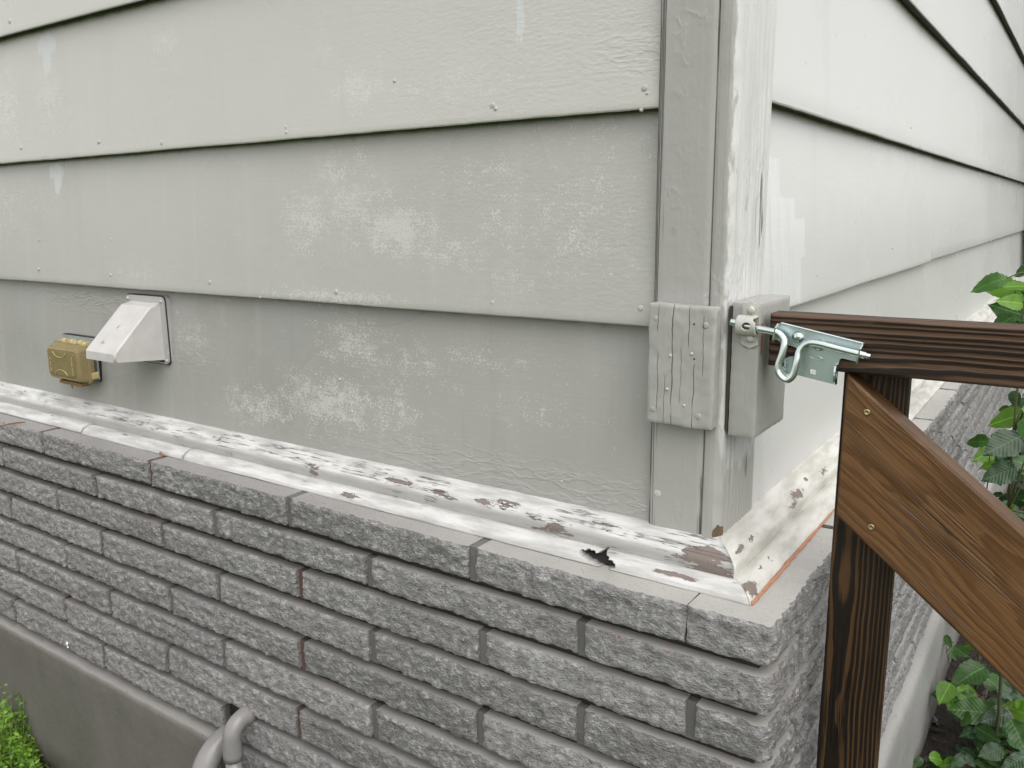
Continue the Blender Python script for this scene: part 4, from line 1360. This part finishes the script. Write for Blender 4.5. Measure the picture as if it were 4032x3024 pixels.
for (x, z, r) in [(.0894, 1.1474, .0074), (.1150, 1.1395, .0074)]:
    mb = MB(); mb.lathe([(r, 0), (r * .97, .001), (r * .8, .0032), (r * .5, .0046), (r * .18, .0051)], T((x, -.0006, z)), (0, -1, 0), 18); mb.build('rivet', MAT['zinc_bright'], plate)
# stamped lozenge with its illegible strokes
mb = MB()
lz = [(.1043, 1.1262), (.1150, 1.1262), (.1212, 1.1228), (.1195, 1.1216), (.1100, 1.1226), (.1045, 1.1246), (.1043, 1.1262)]
mb.tube([T((x, -.0007, z)) for x, z in lz], .00045, 5)
for i in range(7):
    x = .1065 + i * .0018
    mb.tube([T((x, -.0007, 1.1236 - i * .00018)), T((x + .0006, -.0007, 1.1252 - i * .0002))], .0003, 4)
mb.build('stamp', MAT['zinc_bright'], plate)

# ------------------------------------------------------------------ gate
gate = empty('gate', (.20, .03, GZ))
tag(gate, 'brown wooden gate with dark top rail, picket and diagonal brace', 'gate')
GO = Vector((.20, .03, GZ))
def board(name, mat, L, W, TH, loc, ang, seed, bev=.003, cut=None, step=.02):
    """board in local space: X along the length, Y across, Z toward the viewer"""
    mb = MB()
    nx, ny = max(2, int(L / step)), 8
    cutL = cut or (lambda v: 0.0)
    def P(u, v, w):
        x = -L / 2 + L * u
        if u == 0: x += cutL(v)
        y = -W / 2 + W * v
        e = .0006 * fn3(x, y, seed, 9) + .0004 * fn3(x * .3, y * 4, seed, 25)
        return (x, y + (e if v in (0, 1) else 0), w + e)
    def ring(u):
        b = bev
        pr2 = [(-W / 2, -TH / 2), (-W / 2, TH / 2 - b), (-W / 2 + b * .35, TH / 2 - b * .35), (-W / 2 + b, TH / 2)]
        pr2 += [(-W / 2 + b + (W - 2 * b) * i / ny, TH / 2) for i in range(1, ny)]
        pr2 += [(W / 2 - b, TH / 2), (W / 2 - b * .35, TH / 2 - b * .35), (W / 2, TH / 2 - b), (W / 2, -TH / 2)]
        out = []
        for (y, z) in pr2:
            x = -L / 2 + cutL((y + W / 2) / W) + (L - cutL((y + W / 2) / W)) * u
            e = .0007 * fn3(x, y * 2, seed, 9) + .0006 * fn3(x * .25, y * 6, seed, 30)
            if u == 0 or u == 1:
                z = z - (b * .5 if z > 0 else 0)
            out.append(mb.vert((x, y + e * .6, z + (e if z > 0 else 0))))
        return out
    us = [0, .003 / L] + [i / nx for i in range(1, nx)] + [1 - .003 / L, 1]
    rs = [ring(u) for u in us]
    n = len(rs[0])
    for a, b in zip(rs, rs[1:]):
        for i in range(n - 1): mb.face((a[i], a[i + 1], b[i + 1], b[i]), 0, i in (1, 2, n - 4, n - 3))
        mb.face((a[n - 1], a[0], b[0], b[n - 1]), 0)
    mb.face(rs[0]); mb.face(rs[-1][::-1])
    o = mb.build(name, mat, gate, True)
    # local X -> along, local Y -> up-ish, local Z -> toward -Y (viewer side)
    ca, sa = math.cos(ang), math.sin(ang)
    X = Vector((ca, 0, sa)); Y = Vector((-sa, 0, ca)); Z = Vector((0, -1, 0))
    m4 = Matrix((X, Y, Z)).transposed().to_4x4(); m4.translation = Vector(loc) - GO
    o.matrix_local = m4
    return o
RAIL_L = 1.10
rail = board('top_rail', MAT['rail'], RAIL_L, .0650, .036, (.0530 + RAIL_L / 2, .022, 1.1407), 0.0, 1.0, .003)
for q in range(4):
    x = .1725 + q * .275
    board('picket', MAT['picket'], 1.135, .0740, .018, (x, .0495, .5700), math.pi / 2, 5.0 + q, .002)
# brace: front face level with the rail, left end cut upright, top corner tucked under the rail
A0 = Vector((.1465, 1.1070)); A1 = Vector((.3170, .9690))
bang = math.atan2(A1.y - A0.y, A1.x - A0.x)
perpd = abs((Vector((.1500, .9270)) - A0).dot(Vector((math.sin(bang), -math.cos(bang)))))
BW = abs((Vector((.1500 - A0.x, .9270 - A0.y))).x * math.sin(bang) - (.9270 - A0.y) * math.cos(bang))
BL = 1.25
ctr = A0 + Vector((math.cos(bang), math.sin(bang))) * (BL / 2 - .02) + Vector((math.sin(bang), -math.cos(bang))) * (BW / 2)
slope = math.tan(-bang)
brace = board('brace', MAT['brace'], BL, BW, .036, (ctr.x, .022, ctr.y), bang, 9.0, .0035, cut=lambda v: .02 + (1 - v) * BW * slope)
def gscrew(x, z):
    mb = MB(); T = rel(GO)
    mb.lathe([(.0038, 0), (.0038, .0005), (.0024, .0003), (.0010, -.0002)], T((x, .0036, z)), (0, -1, 0), 12)
    mb.build('screw', MAT['brass'], gate)
for (x, z) in [(.1726, 1.0635), (.1873, .9238), (.60, .80), (.62, .62)]: gscrew(x, z)
# far hinge post and lower rail, past the picture's edge
board('bottom_rail', MAT['rail'], RAIL_L, .065, .036, (.0530 + RAIL_L / 2, .022, .105), 0.0, 12.0, .004)
gp = MB(); T = rel((1.215, .03, GZ)); gp.box(T((1.170, -.015, GZ - .1)), T((1.260, .075, 1.26)), 0, .004)
po = gp.build('gate_post', MAT['picket']); po.location = (1.215, .03, GZ)
tag(po, 'square dark wooden post at the hinge side of the gate', 'post')

# ------------------------------------------------------------------ plants
def leaf_mesh(name, width, curl, fold, mat, teeth=14, seed=0):
    mb = MB()
    n = teeth
    rows = []
    for i in range(n + 1):
        t = i / n
        wv = width * (math.sin(math.pi * min(1, t ** .75)) ** .85) * (1 - .18 * t)
        if 0 < i < n: wv *= (1 + (.05 if i % 2 else -.05))
        zc = -curl * t * t + .03 * math.sin(t * 5 + seed)
        row = []
        for q in (-1, -.5, 0, .5, 1):
            y = wv * q
            z = zc + fold * abs(q) * wv * (1.1 - abs(q) * .5) + .02 * math.sin(t * 19 + q * 2 + seed) * abs(q)
            x = t - (.03 * abs(q) if i % 2 else 0)
            row.append(mb.vert((x, y, z)))
        rows.append(row)
    for a, b in zip(rows, rows[1:]):
        for j in range(4): mb.face((a[j], b[j], b[j + 1], a[j + 1]), 0, True)
    me = bpy.data.meshes.new(name)
    me.from_pydata(mb.v, [], mb.f); me.materials.append(mat)
    me.polygons.foreach_set('use_smooth', [True] * len(mb.f)); me.update()
    return me
LEAVES = {}
for nm in ('leaf', 'leaf_b', 'leaf_d'):
    LEAVES[nm] = [leaf_mesh(nm + '_mesh', wd, cu, fo, MAT[nm], 14, s) for wd, cu, fo, s in ((.30, .22, .35, 0), (.34, .12, .25, 1), (.26, .30, .45, 2), (.38, .16, .2, 3))]
def place_leaf(parent, origin, base, tip, kind, roll=0.0, var=0):
    me = LEAVES[kind][var % 4]
    o = bpy.data.objects.new('leaf', me)
    link(o, parent)
    base, tip = Vector(base), Vector(tip)
    X = (tip - base); L = X.length; X.normalize()
    up = Vector((.15, -.95, .8))       # leaves lean out toward the light
    Z = (up - up.dot(X) * X).normalized()
    Z = (Matrix.Rotation(roll, 3, X) @ Z).normalized()
    Y = Z.cross(X)
    m4 = Matrix((X * L, Y * L, Z * L)).transposed().to_4x4()
    m4.translation = base - Vector(origin)
    o.matrix_local = m4
    return o
def plant(name, label, group, root, leaves, kinds, stemtop, rad=.0035, seed=0, scale=1.0, rolls=.5, extra=0, span=(.1, .9), size=.07, side=(.0, .05)):
    rnd = random.Random(seed)
    leaves = list(leaves)
    for q in range(extra):
        f = rnd.uniform(*span)
        b = Vector(root).lerp(Vector(stemtop), f) + Vector((rnd.uniform(*side), rnd.uniform(-.05, .05), 0))
        a = rnd.uniform(-.9, .9)
        L = size * rnd.uniform(.6, 1.15)
        sg = 1 if rnd.random() < .6 else -1
        leaves.append((b.x, b.y, b.z, b.x + sg * L * math.cos(a), b.y + L * math.sin(a), b.z - L * rnd.uniform(.0, .5), rnd.choice(['leaf', 'leaf', 'leaf_d', 'leaf_d', 'leaf_b'])))
    e = empty(name, root)
    tag(e, label, 'plant', group)
    T = rel(root)
    mb = MB()
    bx = sum(l[0] for l in leaves) / len(leaves); by = sum(l[1] for l in leaves) / len(leaves)
    top = stemtop
    main = [Vector(root) + Vector((0, 0, -.02))]
    for i in range(1, 8):
        f = i / 7
        main.append(Vector(root).lerp(Vector(top), f) + Vector((.01 * math.sin(f * 5 + seed), .012 * math.sin(f * 4 + 1 + seed), 0)))
    mb.tube([T(p) for p in main], [rad * (1 - .6 * i / 7) for i in range(8)], 7)
    for l in leaves:
        b = Vector(l[:3])
        j = min(main, key=lambda p: (p - b).length + max(0, p.z - b.z + .015) * 3)
        mid = (j + b) / 2 + Vector((0, 0, .006))
        mb.tube([T(j), T(mid), T(b)], [rad * .45, rad * .35, rad * .3], 5)
    mb.build('stem', MAT['stem'], e)
    for i, l in enumerate(leaves):
        place_leaf(e, root, l[:3], l[3:6], kinds[i % len(kinds)] if len(l) < 7 else l[6], rnd.uniform(-rolls, rolls), i)
    return e
GRP = 'leafy plants along the right wall'
A = [(0.227,1.050,1.150, 0.160,1.034,1.126,'leaf'), (0.242,1.100,1.122, 0.165,1.103,1.138,'leaf_b'), (0.262,1.150,1.094, 0.194,1.142,1.123,'leaf_b'),
     (0.270,1.050,1.072, 0.196,1.056,1.095,'leaf'), (0.270,1.100,1.069, 0.218,1.108,1.099,'leaf_b'), (0.270,1.150,1.040, 0.226,1.124,1.052,'leaf'),
     (0.241,1.050,1.064, 0.215,1.021,1.054,'leaf_d'), (0.258,1.100,1.170, 0.232,1.120,1.150,'leaf'), (0.240,1.150,1.118, 0.266,1.136,1.098,'leaf_b'),
     (0.266,1.050,1.063, 0.240,1.034,1.070,'leaf'), (0.30,1.08,1.13, 0.36,1.05,1.12,'leaf'), (0.30,1.1,1.05, 0.37,1.12,1.03,'leaf'), (.29,1.13,1.18,.34,1.18,1.2,'leaf_b'), (.255,1.12,1.11,.205,1.09,1.085,'leaf_b'), (.262,1.08,1.13,.222,1.03,1.145,'leaf_b'), (.25,1.0,1.075,.21,1.0,1.045,'leaf'), (.262,1.02,1.10,.226,.97,1.112,'leaf_b'), (.25,1.16,1.09,.215,1.2,1.06,'leaf_d'), (.258,1.0,1.055,.232,.97,1.03,'leaf_d'), (.28,1.12,1.0,.25,1.18,.97,'leaf'), (.29,1.1,.96,.35,1.14,.94,'leaf')]
plant('leafy_plant', 'tall plant with bright pointed leaves just above the gate rail', GRP, (.295, 1.16, GZ), A, ['leaf'], (.270, 1.10, 1.16), .0045, 1, extra=34, span=(.35, 1.02), size=.078, side=(.0, .06))
B1 = [(0.197,1.500,0.678, 0.128,1.530,0.668,'leaf'), (0.193,1.560,0.679, 0.258,1.558,0.661,'leaf'), (0.196,1.620,0.622, 0.274,1.640,0.583,'leaf'),
      (0.219,1.500,0.622, 0.176,1.499,0.605,'leaf_b'), (0.220,1.500,0.588, 0.240,1.514,0.556,'leaf'), (0.211,1.560,0.628, 0.262,1.565,0.598,'leaf_d'),
      (0.244,1.560,0.599, 0.288,1.570,0.569,'leaf'), (0.22,1.53,.60,.27,1.52,.575,'leaf_d')]
plant('leafy_plant', 'plant with toothed leaves in front of the brick below the rail', GRP, (.225, 1.55, GZ), B1, ['leaf'], (.196, 1.53, .69), .0035, 2, extra=14, span=(.3, .95), size=.065, side=(.0, .07))
B2 = [(0.233,1.560,0.766, 0.200,1.568,0.753,'leaf'), (0.233,1.620,0.803, 0.242,1.599,0.758,'leaf_d'), (0.267,1.500,0.771, 0.252,1.508,0.718,'leaf_b'),
      (.255,1.6,.80,.29,1.6,.79,'leaf'), (.27,1.56,.71,.31,1.54,.70,'leaf'), (.25,1.58,.83,.23,1.55,.85,'leaf'), (.28,1.55,.64,.33,1.53,.62,'leaf_d')]
plant('leafy_plant', 'leafy stem at the right picture edge below the rail', GRP, (.285, 1.60, GZ), B2, ['leaf'], (.252, 1.58, .83), .0035, 3, extra=28, span=(.2, .98), size=.075, side=(.0, .06))
B3 = [(0.238,1.560,0.517, 0.190,1.582,0.505,'leaf'), (0.235,1.620,0.496, 0.267,1.621,0.466,'leaf'), (0.240,1.620,0.471, 0.273,1.594,0.446,'leaf_d'),
      (0.274,1.500,0.480, 0.300,1.515,0.442,'leaf'), (.26,1.55,.44,.31,1.53,.42,'leaf_d'), (.24,1.58,.42,.21,1.56,.40,'leaf_d'), (.27,1.6,.55,.31,1.6,.53,'leaf_d')]
plant('leafy_plant', 'lower leafy stem just above the diagonal brace', GRP, (.262, 1.57, GZ), B3, ['leaf'], (.243, 1.58, .52), .003, 4, extra=20, span=(.15, .95), size=.07, side=(-.02, .06))
C1 = [(0.250,1.400,0.080, 0.182,1.300,0.058,'leaf'), (0.180,1.296,0.060, 0.166,1.222,0.038,'leaf_b'), (0.184,1.279,0.040, 0.187,1.238,0.018,'leaf_b'),
      (0.198,1.290,0.060, 0.256,1.264,0.038,'leaf_b'), (0.250,1.484,0.020, 0.325,1.419,0.000,'leaf_d')]
plant('leafy_plant', 'low plant with one big leaf and yellow green shoots beside the foundation', GRP, (.225, 1.36, GZ), C1, ['leaf'], (.21, 1.33, .075), .003, 5, rolls=.25, extra=14, span=(.4, 1.0), size=.075, side=(.0, .12))
C2 = [(0.139,1.491,0.100, 0.158,1.466,0.078,'leaf'), (0.163,1.474,0.080, 0.208,1.476,0.058,'leaf'), (0.157,1.443,0.080, 0.180,1.436,0.058,'leaf'), (.15,1.50,.07,.14,1.54,.06,'leaf_d')]
plant('leafy_plant', 'small narrow-leaved sprout tucked against the foundation under the brace', GRP, (.160, 1.475, GZ), C2, ['leaf'], (.155, 1.475, .09), .002, 6)
C3 = [(0.320,1.218,0.050, 0.230,1.132,0.028,'leaf_d'), (0.248,1.137,0.060, 0.209,1.184,0.038,'leaf'), (0.327,1.126,0.100, 0.372,1.045,0.078,'leaf'),
      (0.330,1.259,0.080, 0.358,1.271,0.058,'leaf_b'), (0.329,1.379,0.050, 0.363,1.317,0.028,'leaf_d'), (0.293,1.381,0.000, 0.330,1.407,-0.020,'leaf_d'), (0.363,1.156,0.000, 0.324,1.098,-0.020,'leaf_d')]
plant('leafy_plant', 'broad dark leaved plant at the bottom right of the picture', GRP, (.315, 1.20, GZ), C3, ['leaf'], (.318, 1.20, .085), .003, 7, rolls=.3, extra=26, span=(.3, 1.0), size=.09, side=(-.07, .06))
C4 = [(0.240,1.112,-0.020, 0.222,1.070,-0.040,'leaf_d'), (0.243,1.109,-0.020, 0.270,1.107,-0.040,'leaf_d'), (0.218,1.149,-0.030, 0.248,1.178,-0.050,'leaf_d'), (0.259,1.211,-0.050, 0.274,1.225,-0.070,'leaf')]
plant('leafy_plant', 'small dark three-leaved seedling on the soil at the lower edge', GRP, (.241, 1.125, GZ), C4, ['leaf'], (.241, 1.118, -.02), .0018, 8, extra=9, span=(.4, 1.0), size=.05, side=(-.02, .03))
C5 = [(0.170,1.056,-0.020, 0.208,1.096,-0.040,'leaf_b'), (0.155,1.058,-0.030, 0.141,1.036,-0.050,'leaf'), (0.193,1.071,-0.040, 0.157,1.074,-0.060,'leaf_d')]
plant('leafy_plant', 'seedling with one bright oval leaf at the foot of the foundation', GRP, (.170, 1.065, GZ), C5, ['leaf'], (.168, 1.06, -.02), .0016, 9)

# dense shrubs further along the right wall; they show in the glossy boards
def shrub(root, rx, ry, h, n, seed, label):
    rnd = random.Random(seed)
    e = empty('dense_shrub', root); tag(e, label, 'shrub', 'shrubs far along the right wall')
    mb = MB()
    for i in range(n):
        a = rnd.uniform(0, 2 * math.pi); v = rnd.random() ** .33; ph = math.acos(rnd.uniform(-1, 1))
        lump = 1 + .25 * math.sin(3 * a + seed) * math.sin(2 * ph)
        p = Vector((rx * v * lump * math.sin(ph) * math.cos(a), ry * v * lump * math.sin(ph) * math.sin(a), h * .55 + h * .47 * v * math.cos(ph)))
        L = rnd.uniform(.08, .16)
        d = Vector((rnd.uniform(-1, 1), rnd.uniform(-1, 1), rnd.uniform(-.6, .5))).normalized()
        s = d.cross(Vector((rnd.uniform(-1, 1), rnd.uniform(-1, 1), 1))).normalized()
        mb.face([mb.vert(p), mb.vert(p + d * L * .5 + s * L * .28), mb.vert(p + d * L), mb.vert(p + d * L * .5 - s * L * .28)])
    mb.build('crown', MAT['leaf_d'], e)
    mb = MB()
    for i in range(6):
        a = i * 1.05 + seed
        mb.tube([(0, 0, -.05), (rx * .25 * math.cos(a), ry * .25 * math.sin(a), h * .4), (rx * .5 * math.cos(a), ry * .5 * math.sin(a), h * .8)], [.018, .011, .004], 6)
    mb.build('trunk', MAT['stem'], e)
shrub((.20, 5.95, GZ), .15, .70, 3.1, 4200, 11, 'dense dark green shrub hugging the far end of the right wall')
shrub((.34, 7.9, GZ), .28, .9, 3.6, 4200, 12, 'taller dark shrub behind the others past the right wall')

# leaf litter and mulch on the soil under the plants
def litter():
    rnd = random.Random(21)
    mb = MB()
    for i in range(900):
        x = rnd.uniform(.14, .75); y = rnd.uniform(.3, 3.2)
        if i % 4 == 0: x, y = rnd.uniform(-2.6, -1.2), rnd.uniform(-.5, -.14)
        z = GZ + rnd.uniform(.004, .02)
        L = rnd.uniform(.012, .04); a = rnd.uniform(0, 6.28)
        d = Vector((math.cos(a), math.sin(a), rnd.uniform(-.3, .3))) * L
        s = Vector((-math.sin(a), math.cos(a), rnd.uniform(-.4, .4))) * L * rnd.uniform(.12, .4)
        p = Vector((x, y, z))
        c = Vector((0, 0, rnd.uniform(.001, .006)))
        m = 1 if rnd.random() < .14 else 0
        i0 = [mb.vert(p - d), mb.vert(p - d * .2 + s), mb.vert(p + d), mb.vert(p + d * .1 - s), mb.vert(p + c)]
        for q in range(4): mb.face((i0[q], i0[(q + 1) % 4], i0[4]), m)
    tag(mb.build('leaf_litter', [MAT['mulch'], MAT['litter']]), 'dark wet mulch and dead leaves on the soil', 'leaf litter', kind='stuff')
litter()

# lime green weed at the foot of the left foundation
def weed(root, label, n, sp, h, seed, lsz):
    rnd = random.Random(seed)
    e = empty('weed', root); tag(e, label, 'weed', 'weeds at the foundation')
    st, lf = MB(), MB()
    for i in range(n):
        a = rnd.uniform(0, 6.28); r = sp * math.sqrt(rnd.random())
        b = Vector((r * math.cos(a), r * .6 * math.sin(a), 0))
        hh = h * (1 - .75 * r / sp) * rnd.uniform(.45, 1.0)
        tip = b + Vector((rnd.uniform(-.25, .25) * hh, rnd.uniform(-.25, .15) * hh, hh))
        mid = (b + tip) / 2 + Vector((rnd.uniform(-.02, .02), rnd.uniform(-.02, .02), 0))
        st.tube([b, mid, tip], [.0012, .001, .0005], 4, cap=False)
        for q in range(rnd.randint(9, 15)):
            t = rnd.uniform(.15, 1.0)
            p = b.lerp(mid, t * 2) if t < .5 else mid.lerp(tip, t * 2 - 1)
            L = lsz * rnd.uniform(.5, 1.1) * (1.1 - .5 * t)
            d = Vector((rnd.uniform(-1, 1), rnd.uniform(-1, 1), rnd.uniform(-.4, .7))).normalized() * L
            s = d.cross(Vector((rnd.uniform(-.5, .5), rnd.uniform(-.5, .5), 1))).normalized() * L * .33
            c = Vector((0, 0, -.15 * L))
            ids = [lf.vert(p), lf.vert(p + d * .45 + s), lf.vert(p + d + c), lf.vert(p + d * .45 - s)]
            lf.face(ids)
    st.build('stem', MAT['weedstem'], e)
    o = lf.build('foliage', MAT['weed'], e); o['kind'] = 'stuff'
weed((-1.83, -.165, GZ), 'tall lime green weed against the foundation at the left edge', 120, .12, .27, 31, .026)
weed((-1.735, -.205, GZ), 'low spreading lime green weed in front of the tall one', 110, .13, .10, 32, .022)
weed((-1.63, -.165, GZ), 'tiny weed sprouts along the foot of the foundation', 12, .09, .055, 33, .012)

# ------------------------------------------------------------------ small loose things
mb = MB(); T = rel((-1.685, -.105, .8225))
mb.tube([T((-1.690, -.140, .8215)), T((-1.686, -.120, .8235)), T((-1.683, -.102, .8232)), T((-1.6785, -.086, .8222))], [.0016, .002, .0018, .0007], 6)
o = mb.build('twig', MAT['straw']); o.location = (-1.685, -.105, .8225)
tag(o, 'tan twig lying on the brick ledge at the left edge', 'twig')
mb = MB(); T = rel((-1.150, -.074, .8205))
mb.tube([T((-1.158, -.0725, .8215)), T((-1.152, -.0745, .8270)), T((-1.146, -.0755, .8262)), T((-1.141, -.0745, .8215))], [.0008, .002, .0018, .0008], 6)
o = mb.build('dead_leaf_scrap', MAT['rust']); o.location = (-1.150, -.074, .8205)
tag(o, 'tiny orange leaf scrap caught under the white bead', 'leaf scrap')
mb = MB(); T = rel((-1.554, -.1165, .29))
mb.lathe([(.0055, 0), (.005, .001), (.002, .0016)], T((-1.554, -.1145, .2985)), (0, -1, .2), 8)
mb.lathe([(.0032, 0), (.003, .001), (.001, .0014)], T((-1.552, -.1145, .2895)), (0, -1, .2), 7)
o = mb.build('paint_fleck', MAT['white']); o.location = (-1.554, -.1165, .29)
tag(o, 'white paint fleck stuck on the lowest brick course', 'paint fleck')
